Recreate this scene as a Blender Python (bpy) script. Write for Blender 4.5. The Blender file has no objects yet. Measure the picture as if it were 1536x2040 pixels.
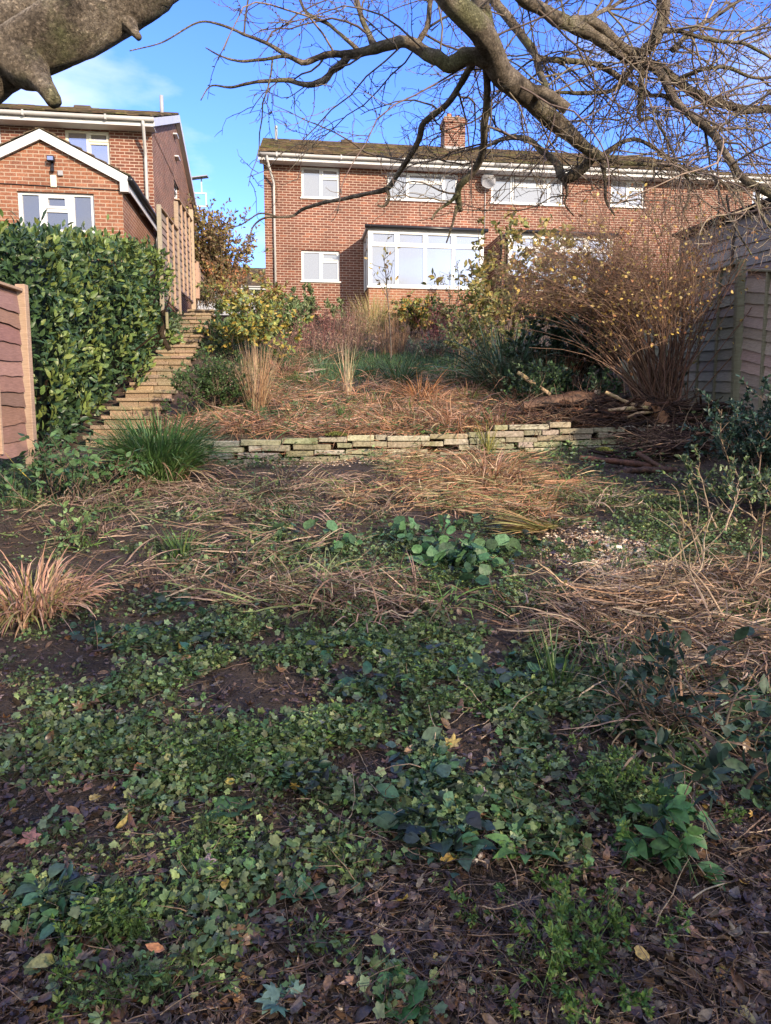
import bpy, math, random
import numpy as np
R = math.radians
rng = np.random.default_rng(7)
random.seed(7)
scene = bpy.context.scene
col = scene.collection

# ------------------------------------------------------------------ camera, world, sun, exposure
PITCH = R(7.0); FPX = 1450.0
cam_d = bpy.data.cameras.new("camera"); cam = bpy.data.objects.new("camera", cam_d); col.objects.link(cam)
cam.location = (0, 0, 0); cam.rotation_euler = (R(90) - PITCH, 0, 0)
cam_d.sensor_fit = 'HORIZONTAL'; cam_d.sensor_width = 36; cam_d.lens = 36 * FPX / 1536
cam_d.clip_start = 0.05; cam_d.clip_end = 3000
scene.camera = cam
SUN_EL, SUN_AZ = R(20), R(37)           # azimuth measured from straight behind the camera towards the right
sd = np.array([math.sin(SUN_AZ) * math.cos(SUN_EL), -math.cos(SUN_AZ) * math.cos(SUN_EL), math.sin(SUN_EL)])
world = bpy.data.worlds.new("World"); scene.world = world; world.use_nodes = True
wn, wl = world.node_tree.nodes, world.node_tree.links
wn.clear()
wo = wn.new("ShaderNodeOutputWorld"); bg = wn.new("ShaderNodeBackground"); sky = wn.new("ShaderNodeTexSky")
sky.sky_type = 'NISHITA'; sky.sun_disc = False; sky.sun_elevation = SUN_EL
sky.sun_rotation = math.atan2(sd[0], sd[1])
sky.altitude = 100; sky.air_density = 1.0; sky.dust_density = 0.4; sky.ozone_density = 4.0
bg.inputs[1].default_value = 0.15
tcw = wn.new("ShaderNodeTexCoord"); mpw = wn.new("ShaderNodeMapping"); mpw.inputs['Scale'].default_value = (1, 1, 2.6)
nzw = wn.new("ShaderNodeTexNoise"); nzw.inputs['Scale'].default_value = 2.6; nzw.inputs['Detail'].default_value = 9; nzw.inputs['Roughness'].default_value = .55
sxw = wn.new("ShaderNodeSeparateXYZ"); mm = wn.new("ShaderNodeMath"); mm.operation = 'MULTIPLY_ADD'; mm.inputs[1].default_value = -0.19
mx_ = wn.new("ShaderNodeMath"); mx_.operation = 'MULTIPLY_ADD'; mx_.inputs[1].default_value = -0.10
crw = wn.new("ShaderNodeValToRGB"); crw.color_ramp.elements[0].position = 0.37; crw.color_ramp.elements[1].position = 0.72
mw = wn.new("ShaderNodeMixRGB"); mw.inputs[2].default_value = (3.3, 3.3, 3.4, 1)
wl.new(tcw.outputs['Generated'], mpw.inputs[0]); wl.new(mpw.outputs[0], nzw.inputs[0]); wl.new(tcw.outputs['Generated'], sxw.inputs[0])
wl.new(sxw.outputs[1], mm.inputs[0]); wl.new(nzw.outputs[0], mm.inputs[2])
wl.new(sxw.outputs[0], mx_.inputs[0]); wl.new(mm.outputs[0], mx_.inputs[2]); wl.new(mx_.outputs[0], crw.inputs[0])
hsv = wn.new("ShaderNodeHueSaturation"); hsv.inputs['Saturation'].default_value = 1.2; hsv.inputs['Hue'].default_value = .526; hsv.inputs['Value'].default_value = 1.0
wl.new(sky.outputs[0], hsv.inputs['Color']); wl.new(hsv.outputs[0], mw.inputs[1]); wl.new(crw.outputs[0], mw.inputs[0])
wl.new(mw.outputs[0], bg.inputs[0]); wl.new(bg.outputs[0], wo.inputs[0])
sl = bpy.data.lights.new("sun", 'SUN'); sl.energy = 2.4; sl.angle = R(1.2); sl.color = (1.0, .83, .64)
so = bpy.data.objects.new("sun", sl); col.objects.link(so)
so.rotation_euler = (math.pi / 2 - SUN_EL, 0, SUN_AZ)
scene.view_settings.view_transform = 'Standard'; scene.view_settings.look = 'None'
scene.view_settings.exposure = 1.72; scene.view_settings.gamma = 1.0

# ------------------------------------------------------------------ photo-plan helpers (pixel of the plan + distance -> metres)
cp, sp_ = math.cos(PITCH), math.sin(PITCH)
def rays(px, py):
    xr = (np.asarray(px, float) - 768) / FPX; yr = (1020 - np.asarray(py, float)) / FPX
    return np.stack([xr, cp + yr * sp_, -sp_ + yr * cp], -1)
def P(px, py, d):
    r = rays(px, py); return r * (np.asarray(d, float) / r[..., 1])[..., None]
def sm(a, b, x):
    t = np.clip((x - a) / (b - a), 0, 1); return t * t * (3 - 2 * t)
def wall_y(x): return 9.0 + .05 * x
def vnoise(x, y, s=1.0, seed=0):
    x = np.asarray(x) * s + seed * 17.3; y = np.asarray(y) * s + seed * 9.1
    xi, yi = np.floor(x), np.floor(y); xf, yf = x - xi, y - yi
    def h(a, b):
        v = np.sin(a * 127.1 + b * 311.7) * 43758.5453; return v - np.floor(v)
    u, v = xf * xf * (3 - 2 * xf), yf * yf * (3 - 2 * yf)
    return (h(xi, yi) * (1 - u) + h(xi + 1, yi) * u) * (1 - v) + (h(xi, yi + 1) * (1 - u) + h(xi + 1, yi + 1) * u) * v
def ground(x, y, bumps=True):
    x = np.asarray(x, float); y = np.asarray(y, float)
    yc = np.clip(y, -6, 9.3); xc = np.clip(x, -6, 6)
    zl = -1.6 + .131 * yc + .035 * xc * np.clip(yc / 9, 0, 1) + .16 * sm(-2.0, -3.4, x) * sm(4.5, 7.5, y)
    zc = np.interp(y, [9.2, 14, 17, 22, 26, 45, 60], [-.17, .98, 1.62, 3.0, 3.5, 5.6, 5.8])
    zs = np.interp(y, [9.2, 10.3, 18.3, 22, 26, 45, 60], [-.42, -.34, 2.62, 3.1, 3.5, 5.6, 5.8])
    zr = np.interp(y, [9.2, 12, 16, 22, 26, 45, 60], [.02, .28, 1.2, 3.0, 3.5, 5.6, 5.8])
    a = sm(-2.2, -3.5, x); b = sm(2.6, 4.0, x)
    zu = zc * (1 - a) * (1 - b) + zs * a + zr * b
    s = sm(.12, .26, y - wall_y(x)) * (1 - a) + a * sm(-.4, .9, y - wall_y(x))
    z = zl * (1 - s) + zu * s
    if bumps:
        near = sm(14, 8, y)
        z = z + (.05 * (vnoise(x, y, 1.6, 1) - .5) + .03 * (vnoise(x, y, 5, 2) - .5) + .014 * (vnoise(x, y, 17, 3) - .5)) * (.4 + .6 * near)
    return z
def G(px, py):
    """ground points seen at those plan pixels"""
    r = rays(px, py).reshape(-1, 3); r = r / r[:, 1:2]
    d = np.full(len(r), 40.0); done = np.zeros(len(r), bool); prev = np.full(len(r), 1.0)
    for k in np.concatenate([np.arange(.7, 6, .06), np.arange(6, 30, .15)]):
        h = r[:, 2] * k - ground(r[:, 0] * k, k, False)
        hit = (h <= 0) & ~done
        d[hit] = (k - .06 * np.clip(-h / (prev - h + 1e-6), 0, 1))[hit]; done |= hit; prev = np.where(h > 0, h, prev)
    x, y = r[:, 0] * d, d
    return np.stack([x, y, ground(x, y)], -1)
def G1(px, py): return G(np.array([px]), np.array([py]))[0]

# ------------------------------------------------------------------ object helpers
def tag(o, label=None, cat=None, group=None, kind=None):
    if label: o['label'] = label
    if cat: o['category'] = cat
    if group: o['group'] = group
    if kind: o['kind'] = kind
    return o
def empty(name, loc, label=None, cat=None, group=None, rz=0):
    o = bpy.data.objects.new(name, None); col.objects.link(o)
    o.location = [float(v) for v in loc]; o.rotation_euler = (0, 0, rz); o.empty_display_size = .1
    return tag(o, label, cat, group)
class Geo:
    def __init__(s): s.V, s.C, s.F, s.n = [], [], [], 0
    def add(s, V, F, C=(1, 1, 1)):
        V = np.asarray(V, float).reshape(-1, 3); C = np.asarray(C, float)
        if C.ndim == 1: C = np.tile(C, (len(V), 1))
        for f in (F if isinstance(F, list) else [F]): s.F.append(np.asarray(f, int) + s.n)
        s.V.append(V); s.C.append(C.reshape(-1, 3)); s.n += len(V)
    def build(s, name, mat, parent=None, smooth=False, world=False):
        V = np.concatenate(s.V); C = np.concatenate(s.C)
        if parent is not None and world: V = V - np.array(parent.location)
        me = bpy.data.meshes.new(name)
        me.vertices.add(len(V)); me.vertices.foreach_set("co", V.astype(np.float32).ravel())
        idx = np.concatenate([f.ravel() for f in s.F]); tot = np.concatenate([np.full(len(f), f.shape[1]) for f in s.F])
        me.loops.add(len(idx)); me.loops.foreach_set("vertex_index", idx.astype(np.int32))
        me.polygons.add(len(tot)); me.polygons.foreach_set("loop_start", (np.cumsum(tot) - tot).astype(np.int32))
        me.update(calc_edges=True)
        a = me.color_attributes.new("Col", 'FLOAT_COLOR', 'POINT')
        a.data.foreach_set("color", np.concatenate([C, np.ones((len(C), 1))], 1).astype(np.float32).ravel())
        sm_ = smooth or mat.name.split('.')[0] in ('soft leaf', 'glossy leaf', 'wet leaf litter', 'dead straw blade', 'twig bark')
        me.polygons.foreach_set("use_smooth", np.full(len(tot), bool(sm_)))
        me.materials.append(mat); me.validate()
        o = bpy.data.objects.new(name, me); col.objects.link(o)
        if parent is not None: o.parent = parent
        return o
U = lambda a, b, n=None: rng.uniform(a, b, n)
def pick(cols, n, var=.18):
    c = np.array(cols, float); i = rng.integers(0, len(c), n)
    return c[i] * (1 + U(-var, var, n))[:, None] * (1 + U(-.06, .06, (n, 3)))
def norm(v): return v / (np.linalg.norm(v, axis=-1, keepdims=True) + 1e-9)

OV = np.array([(0, 0, 0), (-.17, .2, .03), (-.25, .48, .05), (-.15, .78, .02), (0, 1, -.07), (.15, .78, .02), (.25, .48, .05), (.17, .2, .03), (0, .3, 0), (0, .68, -.02)])
OVF = np.array([(0, 7, 8), (0, 8, 1), (1, 8, 2), (8, 9, 2), (2, 9, 3), (3, 9, 4), (7, 6, 8), (8, 6, 9), (6, 5, 9), (5, 4, 9)])
RH = np.array([(0, 0, 0), (-.24, .5, .06), (0, 1, 0), (.24, .5, .06)]); RHF = np.array([(0, 3, 2), (0, 2, 1)])
def fan(prof, cx=.42, cup=.05):
    pts = [(0, cx, 0)]
    full = [(-a, r) for a, r in prof if a > 0][::-1] + [(a, r) for a, r in prof]
    for a, r in full: pts.append((r * math.sin(R(a)), cx + r * math.cos(R(a)), cup * (r * 2) ** 2 * (1 if (int(a) // 20) % 2 else .3)))
    n = len(full); return np.array(pts), np.array([(0, 1 + (i + 1) % n, 1 + i) for i in range(n)])
LB, LBF = fan([(0, .6), (14, .44), (27, .30), (42, .44), (58, .60), (73, .42), (88, .28), (105, .36), (124, .48), (145, .33), (165, .38)], .42)
RD, RDF = fan([(0, .5), (25, .46), (50, .5), (78, .47), (105, .5), (135, .48), (162, .42)], .45, .10)
OK, OKF = fan([(0, .62), (15, .42), (25, .28), (40, .4), (55, .26), (80, .34), (100, .2), (135, .3), (160, .34)], .5, .07)
LG, LGF = fan([(0, .56), (16, .47), (30, .39), (46, .49), (62, .56), (78, .46), (92, .36), (108, .45), (126, .48), (146, .37), (164, .30)], .42)
TPL = dict(lobe=(LG, LGF), oval=(OV, OVF), rh=(RH, RHF), lobed=(LB, LBF), round=(RD, RDF), oak=(OK, OKF))
def put(geo, kind, pos, axis, nrm, size, colr, wid=1.0, curl=0):
    T, F = TPL[kind]; n = len(pos)
    y = norm(axis); z = norm(nrm - y * (nrm * y).sum(-1, keepdims=True)); x = np.cross(y, z)
    size = np.broadcast_to(size, (n,)); wid = np.broadcast_to(wid, (n,))
    t = np.tile(T, (n, 1, 1)); t[..., 0] *= wid[:, None]
    if curl is not 0:
        c = np.broadcast_to(curl, (n,))[:, None]; t[..., 2] += c * ((t[..., 1] - .5) ** 2 + t[..., 0] ** 2 * 1.5)
    V = pos[:, None] + size[:, None, None] * (t[..., 0:1] * x[:, None] + t[..., 1:2] * y[:, None] + t[..., 2:3] * z[:, None])
    Fa = (F[None] + (np.arange(n) * len(T))[:, None, None]).reshape(-1, 3)
    sh = np.ones(len(T)); sh[0] = .9
    geo.add(V, Fa, (colr[:, None] * sh[None, :, None]).reshape(-1, 3))
def rdir(n, up=0.0, spread=1.0):
    v = rng.normal(size=(n, 3)) * spread; v[:, 2] += up; return norm(v)
def blades(geo, root, az, lean, length, width, bend, colr, seg=5, lie=None, twist=0.4, tip=None, pw=1.0, kink=0):
    n = len(root); f = lambda a: np.broadcast_to(a, (n,)).astype(float)
    az, lean, length, width, bend = map(f, (az, lean, length, width, bend))
    t = (np.arange(seg) + .5) / seg; th = lean[:, None] + bend[:, None] * t ** pw
    if kink: th = th + (np.where(U(0, 1, (n, 1)) < kink, U(.6, 1.6, (n, 1)), 0)) * (t[None] > U(.2, .8, (n, 1)))
    az2 = az[:, None] + np.cumsum(rng.normal(size=(n, seg)) * .10, 1)
    st = (length / seg)[:, None]
    d = np.stack([np.sin(th) * np.cos(az2), np.sin(th) * np.sin(az2), np.cos(th)], -1) * st[..., None]
    Q = np.concatenate([root[:, None], root[:, None] + np.cumsum(d, 1)], 1)
    if lie is not None:
        gz = ground(Q[..., 0], Q[..., 1]) + np.broadcast_to(lie, (n,))[:, None]
        Q[..., 2] = np.maximum(Q[..., 2], gz)
    s = np.stack([-np.sin(az), np.cos(az), np.zeros(n)], -1); s = norm(s + np.stack([np.zeros(n), np.zeros(n), U(-1, 1, n) * twist * 2], -1))
    tt = np.arange(seg + 1) / seg; w = (.55 + 1.1 * tt - 1.6 * tt ** 2.2); w[-1] = .04; w = np.clip(w, .04, 1)
    off = s[:, None] * (width[:, None] * .5 * w[None])[..., None]
    V = np.stack([Q - off, Q + off], 2)
    b = (np.arange(n) * (seg + 1) * 2)[:, None]; k = (np.arange(seg) * 2)[None]
    F = np.stack([b + k, b + k + 1, b + k + 3, b + k + 2], -1).reshape(-1, 4)
    C = colr[:, None] * np.ones((1, seg + 1, 1))
    if tip is not None: C = C * (1 - tt[None, :, None] ** 1.5) + np.asarray(tip)[None, None] * tt[None, :, None] ** 1.5 * (colr.mean(-1) / colr.mean())[:, None, None]
    geo.add(V, F, np.repeat(C[:, :, None], 2, 2).reshape(-1, 3))
    return Q
def tubes(geo, Q, rad, colr, sides=4, cap=False):
    """Q (n,k,3), rad (n,k)"""
    Q = np.asarray(Q, float); n, k = Q.shape[:2]; rad = np.broadcast_to(rad, (n, k))
    T = norm(np.gradient(Q, axis=1)); up = np.array([.31, .2, .93]); A = norm(np.cross(T, up)); B = np.cross(T, A)
    ph = np.arange(sides) / sides * 2 * math.pi
    V = Q[:, :, None] + rad[..., None, None] * (np.cos(ph)[None, None, :, None] * A[:, :, None] + np.sin(ph)[None, None, :, None] * B[:, :, None])
    b = (np.arange(n) * k * sides)[:, None, None]; i = (np.arange(k - 1) * sides)[None, :, None]; j = np.arange(sides)[None, None]; j2 = (j + 1) % sides
    F = np.stack([b + i + j, b + i + j2, b + i + sides + j2, b + i + sides + j], -1).reshape(-1, 4)
    colr = np.asarray(colr, float)
    C = np.tile(colr, (n * k * sides, 1)) if colr.ndim == 1 else np.repeat(colr, k * sides, 0)
    Fs = [F]
    if cap:
        bb = (np.arange(n) * k * sides)[:, None]
        Fs += [bb + np.arange(sides)[None][:, ::-1], bb + (k - 1) * sides + np.arange(sides)[None]]
    geo.add(V, Fs, C)
def grow(start, dirs, length, k, wig=.25, trop=(0, 0, 0), mom=1.0):
    n = len(start); p = start.copy(); d = norm(dirs); out = [p.copy()]
    length = np.broadcast_to(length, (n,)); tr = np.array(trop, float)
    for i in range(k):
        d = norm(d * mom + rng.normal(size=(n, 3)) * wig + tr * ((i + 1) / k))
        p = p + d * (length / k)[:, None]; out.append(p.copy())
    return np.stack(out, 1)
def sample(Q, m, t0=.15, t1=1.0):
    """m random points on the paths: positions, tangents, index"""
    n, k = Q.shape[:2]; i = rng.integers(0, n, m); t = U(t0, t1, m) * (k - 1) * .9999; a = t.astype(int); f = (t - a)[:, None]
    return Q[i, a] * (1 - f) + Q[i, a + 1] * f, norm(Q[i, a + 1] - Q[i, a]), i
def taper(r0, r1, n, k):
    r0 = np.broadcast_to(r0, (n,)); return r0[:, None] * (1 - np.arange(k)[None] / (k - 1)) + np.broadcast_to(r1, (n,))[:, None] * np.arange(k)[None] / (k - 1)
def side_dirs(T, ang=(.5, 1.2)):
    r = norm(rng.normal(size=T.shape)); s = norm(r - T * (r * T).sum(-1, keepdims=True)); a = U(*ang, len(T))[:, None]
    return T * np.cos(a) + s * np.sin(a)
def spline(pts, per=5):
    p = np.array(pts, float); p = np.concatenate([2 * p[:1] - p[1:2], p, 2 * p[-1:] - p[-2:-1]]); out = []
    for i in range(1, len(p) - 2):
        for t in np.arange(per) / per:
            a, b, c, d = p[i - 1:i + 3]
            out.append(.5 * (2 * b + (c - a) * t + (2 * a - 5 * b + 4 * c - d) * t * t + (3 * b - a - 3 * c + d) * t ** 3))
    out.append(p[-2]); return np.array(out)
def box(geo, a, b, colr=(1, 1, 1), M=None, c=0.0, jit=0.0):
    """box from corner a to corner b, optional chamfer c, optional mapping M of local coords"""
    a, b = np.minimum(a, b), np.maximum(a, b); ctr = (a + b) / 2; h = (b - a) / 2
    if c <= 0:
        S = np.array([(x, y, z) for x in (-1, 1) for y in (-1, 1) for z in (-1, 1)], float)
        V = ctr + S * h; F = [np.array([(0, 1, 3, 2), (4, 6, 7, 5), (0, 4, 5, 1), (2, 3, 7, 6), (0, 2, 6, 4), (1, 5, 7, 3)])]
    else:
        V = []; idx = {}
        for x in (-1, 1):
            for y in (-1, 1):
                for z in (-1, 1):
                    for k in range(3):
                        s = np.array([x, y, z], float); q = s * (h - c); q[k] = s[k] * h[k]; idx[(x, y, z, k)] = len(V); V.append(ctr + q)
        Q4, T3 = [], []
        for k in range(3):
            o = [i for i in range(3) if i != k]
            for s in (-1, 1):
                f = []
                for (u, v) in ((-1, -1), (1, -1), (1, 1), (-1, 1)):
                    q = [0, 0, 0]; q[k] = s; q[o[0]] = u; q[o[1]] = v; f.append(idx[(*q, k)])
                Q4.append(f)
            for u in (-1, 1):
                for v in (-1, 1):
                    q1 = [0, 0, 0]; q1[o[0]] = u; q1[o[1]] = v; q2 = list(q1); q1[k] = -1; q2[k] = 1
                    Q4.append([idx[(*q1, o[0])], idx[(*q2, o[0])], idx[(*q2, o[1])], idx[(*q1, o[1])]])
        for x in (-1, 1):
            for y in (-1, 1):
                for z in (-1, 1): T3.append([idx[(x, y, z, k)] for k in range(3)])
        V = np.array(V); F = [np.array(Q4), np.array(T3)]
    if jit: 
        V = V + rng.normal(size=V.shape) * jit
    if M is not None: V = M(V)
    geo.add(V, F, colr)
def panel(geo, s0, s1, z0, z1, holes, M, depth=.1, colr=(1, 1, 1), y=0.0):
    """flat wall (local s, y, z) with rectangular holes and reveals"""
    xs = sorted({s0, s1, *[h[0] for h in holes], *[h[1] for h in holes]}); zs = sorted({z0, z1, *[h[2] for h in holes], *[h[3] for h in holes]})
    V, F = [], []
    def q(pts): n = len(V); V.extend(pts); F.append((n, n + 1, n + 2, n + 3))
    for i in range(len(xs) - 1):
        for j in range(len(zs) - 1):
            cx, cz = (xs[i] + xs[i + 1]) / 2, (zs[j] + zs[j + 1]) / 2
            if any(h[0] < cx < h[1] and h[2] < cz < h[3] for h in holes): continue
            q([(xs[i], y, zs[j]), (xs[i + 1], y, zs[j]), (xs[i + 1], y, zs[j + 1]), (xs[i], y, zs[j + 1])])
    for a, b, c, d in holes:
        q([(a, y, c), (a, y, d), (a, y + depth, d), (a, y + depth, c)]); q([(b, y, c), (b, y + depth, c), (b, y + depth, d), (b, y, d)])
        q([(a, y, c), (a, y + depth, c), (b, y + depth, c), (b, y, c)]); q([(a, y, d), (b, y, d), (b, y + depth, d), (a, y + depth, d)])
    geo.add(M(np.array(V)), np.array(F), colr)
ident = lambda V: V

# ------------------------------------------------------------------ materials
def new_mat(name):
    m = bpy.data.materials.new(name); m.use_nodes = True; nt = m.node_tree; return m, nt.nodes, nt.links, nt.nodes['Principled BSDF']
def nd(n, typ, **kw):
    o = n.new(typ)
    for k, v in kw.items():
        if k in o.inputs.keys(): o.inputs[k].default_value = v
        else: setattr(o, k, v)
    return o
def leafy(name, rough=.5, trans=.2, spec=.35, nscale=60, nvar=.35, bump=0.0):
    m, n, l, b = new_mat(name)
    at = nd(n, "ShaderNodeAttribute", attribute_name="Col"); tc = n.new("ShaderNodeTexCoord")
    nz = nd(n, "ShaderNodeTexNoise", Scale=nscale, Detail=3.0); l.new(tc.outputs['Object'], nz.inputs['Vector'])
    mr = nd(n, "ShaderNodeMapRange"); mr.inputs[1].default_value = .3; mr.inputs[2].default_value = .7; mr.inputs[3].default_value = 1 - nvar; mr.inputs[4].default_value = 1 + nvar
    l.new(nz.outputs[0], mr.inputs[0])
    mu = nd(n, "ShaderNodeVectorMath", operation='SCALE'); l.new(at.outputs['Color'], mu.inputs[0]); l.new(mr.outputs[0], mu.inputs['Scale'])
    l.new(mu.outputs[0], b.inputs['Base Color']); b.inputs['Roughness'].default_value = rough; b.inputs['Specular IOR Level'].default_value = spec
    if bump:
        bp = nd(n, "ShaderNodeBump", Strength=bump, Distance=.004); l.new(nz.outputs[0], bp.inputs['Height']); l.new(bp.outputs[0], b.inputs['Normal'])
    if trans:
        tr = n.new("ShaderNodeBsdfTranslucent"); mi = nd(n, "ShaderNodeMixShader"); mi.inputs[0].default_value = trans
        l.new(mu.outputs[0], tr.inputs[0]); l.new(b.outputs[0], mi.inputs[1]); l.new(tr.outputs[0], mi.inputs[2]); l.new(mi.outputs[0], n['Material Output'].inputs[0])
    return m
def rough_mat(name, c1, c2, scale=8, rough=.85, bump=.4, dist=.01, attr=False, c3=None, scale3=2.0, thr=(.5, .65), stretch=(1, 1, 1), spec=.2):
    m, n, l, b = new_mat(name); tc = n.new("ShaderNodeTexCoord"); mp = nd(n, "ShaderNodeMapping"); mp.inputs['Scale'].default_value = stretch
    nz = nd(n, "ShaderNodeTexNoise", Scale=scale, Detail=8.0, Roughness=.65); l.new(tc.outputs['Object'], mp.inputs[0]); l.new(mp.outputs[0], nz.inputs['Vector'])
    cr = n.new("ShaderNodeValToRGB"); cr.color_ramp.elements[0].position = .35; cr.color_ramp.elements[1].position = .68
    cr.color_ramp.elements[0].color = (*c1, 1); cr.color_ramp.elements[1].color = (*c2, 1); l.new(nz.outputs[0], cr.inputs[0]); out = cr.outputs[0]
    if c3 is not None:
        n3 = nd(n, "ShaderNodeTexNoise", Scale=scale3, Detail=6.0, Roughness=.7); l.new(tc.outputs['Object'], n3.inputs['Vector'])
        r3 = n.new("ShaderNodeValToRGB"); r3.color_ramp.elements[0].position = thr[0]; r3.color_ramp.elements[1].position = thr[1]; l.new(n3.outputs[0], r3.inputs[0])
        mx = n.new("ShaderNodeMixRGB"); mx.inputs[2].default_value = (*c3, 1); l.new(r3.outputs[0], mx.inputs[0]); l.new(out, mx.inputs[1]); out = mx.outputs[0]
    if attr:
        at = nd(n, "ShaderNodeAttribute", attribute_name="Col"); mu = n.new("ShaderNodeMixRGB"); mu.blend_type = 'MULTIPLY'; mu.inputs[0].default_value = 1
        l.new(out, mu.inputs[1]); l.new(at.outputs['Color'], mu.inputs[2]); out = mu.outputs[0]
    l.new(out, b.inputs['Base Color']); b.inputs['Roughness'].default_value = rough; b.inputs['Specular IOR Level'].default_value = spec
    if bump:
        bp = nd(n, "ShaderNodeBump", Strength=bump, Distance=dist); l.new(nz.outputs[0], bp.inputs['Height']); l.new(bp.outputs[0], b.inputs['Normal'])
    return m
def brick_mat(name, a, b_, c, mortar):
    m, n, l, b = new_mat(name); tc = n.new("ShaderNodeTexCoord"); sx = n.new("ShaderNodeSeparateXYZ"); ad = nd(n, "ShaderNodeMath", operation='ADD'); cb = n.new("ShaderNodeCombineXYZ")
    l.new(tc.outputs['Object'], sx.inputs[0]); l.new(sx.outputs[0], ad.inputs[0]); l.new(sx.outputs[1], ad.inputs[1]); l.new(ad.outputs[0], cb.inputs[0]); l.new(sx.outputs[2], cb.inputs[1])
    # slight waviness of the courses
    wz = nd(n, "ShaderNodeTexNoise", Scale=9.0, Detail=2.0); l.new(tc.outputs['Object'], wz.inputs['Vector'])
    wv = nd(n, "ShaderNodeVectorMath", operation='SCALE'); wv.inputs['Scale'].default_value = .008; l.new(wz.outputs['Color'], wv.inputs[0])
    av = nd(n, "ShaderNodeVectorMath", operation='ADD'); l.new(cb.outputs[0], av.inputs[0]); l.new(wv.outputs[0], av.inputs[1])
    br = nd(n, "ShaderNodeTexBrick", Scale=1.0); br.inputs['Brick Width'].default_value = .225; br.inputs['Row Height'].default_value = .075
    br.inputs['Mortar Size'].default_value = .0088; br.inputs['Mortar Smooth'].default_value = .15; br.inputs['Bias'].default_value = -.1
    br.inputs['Color1'].default_value = (0, 0, 0, 1); br.inputs['Color2'].default_value = (1, 1, 1, 1); br.inputs['Mortar'].default_value = (.5, .5, .5, 1)
    l.new(av.outputs[0], br.inputs['Vector'])
    cr = n.new("ShaderNodeValToRGB"); e = cr.color_ramp.elements; e[0].position = .0; e[0].color = (*a, 1); e[1].position = 1; e[1].color = (*c, 1)
    for p_, cc in ((.35, b_), (.6, a), (.8, b_)): q = e.new(p_); q.color = (*cc, 1)
    l.new(br.outputs['Color'], cr.inputs[0])
    nz = nd(n, "ShaderNodeTexNoise", Scale=28.0, Detail=6.0, Roughness=.7); l.new(tc.outputs['Object'], nz.inputs['Vector'])
    n2 = nd(n, "ShaderNodeTexNoise", Scale=.9, Detail=5.0, Roughness=.6); l.new(tc.outputs['Object'], n2.inputs['Vector'])
    mr = nd(n, "ShaderNodeMapRange"); mr.inputs[1].default_value = .3; mr.inputs[2].default_value = .7; mr.inputs[3].default_value = .6; mr.inputs[4].default_value = 1.35; l.new(nz.outputs[0], mr.inputs[0])
    m2 = nd(n, "ShaderNodeMapRange"); m2.inputs[1].default_value = .35; m2.inputs[2].default_value = .65; m2.inputs[3].default_value = .8; m2.inputs[4].default_value = 1.15; l.new(n2.outputs[0], m2.inputs[0])
    s1 = nd(n, "ShaderNodeVectorMath", operation='SCALE'); l.new(cr.outputs[0], s1.inputs[0]); l.new(mr.outputs[0], s1.inputs['Scale'])
    mx = n.new("ShaderNodeMixRGB"); mx.inputs[2].default_value = (*mortar, 1); l.new(br.outputs['Fac'], mx.inputs[0]); l.new(s1.outputs[0], mx.inputs[1])
    s2 = nd(n, "ShaderNodeVectorMath", operation='SCALE'); l.new(mx.outputs[0], s2.inputs[0]); l.new(m2.outputs[0], s2.inputs['Scale']); l.new(s2.outputs[0], b.inputs['Base Color'])
    b.inputs['Roughness'].default_value = .9; b.inputs['Specular IOR Level'].default_value = .15
    ma = nd(n, "ShaderNodeMath", operation='MULTIPLY_ADD'); ma.inputs[1].default_value = -.8; l.new(br.outputs['Fac'], ma.inputs[0]); l.new(nz.outputs[0], ma.inputs[2])
    bp = nd(n, "ShaderNodeBump", Strength=.3, Distance=.006); l.new(ma.outputs[0], bp.inputs['Height']); l.new(bp.outputs[0], b.inputs['Normal'])
    return m
def plain(name, c, rough=.4, spec=.4, var=.08, scale=3):
    return rough_mat(name, tuple(v * (1 - var) for v in c), tuple(min(1, v * (1 + var)) for v in c), scale, rough, .05, .002, spec=spec)
M = {}
M['brick'] = brick_mat('brown brick', (.135, .056, .040), (.19, .074, .048), (.30, .115, .064), (.40, .31, .24))
M['brick2'] = brick_mat('orange brick', (.21, .092, .058), (.26, .11, .062), (.31, .165, .11), (.34, .26, .19))
M['white'] = plain('white upvc', (.62, .62, .61), .35); M['fascia'] = plain('white fascia', (.56, .56, .55), .45)
M['gutter'] = plain('grey gutter', (.40, .39, .37), .45); M['cream'] = plain('cream window frame', (.66, .62, .50), .4)
M['black'] = plain('black plastic', (.015, .015, .017), .3); M['lead'] = plain('grey flashing', (.32, .32, .33), .6)
M['tile'] = rough_mat('roof tile', (.055, .042, .030), (.135, .105, .075), 7, .92, .6, .012, True, (.085, .10, .03), 1.1, (.52, .68))
M['stone'] = rough_mat('concrete slab', (.20, .185, .135), (.42, .38, .295), 30, .95, .8, .010, True, (.10, .11, .045), 3.0, (.55, .75))
M['step'] = rough_mat('pebbled step slab', (.13, .10, .075), (.44, .355, .26), 75, .9, .9, .012, True, (.17, .155, .09), 2.2, (.5, .8))
M['wood'] = rough_mat('fence timber', (.62, .61, .60), (1.0, 1.0, 1.0), 9, .85, .5, .004, True, (.72, .75, .66), 1.6, (.5, .72), stretch=(1, 1, 16))
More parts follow.
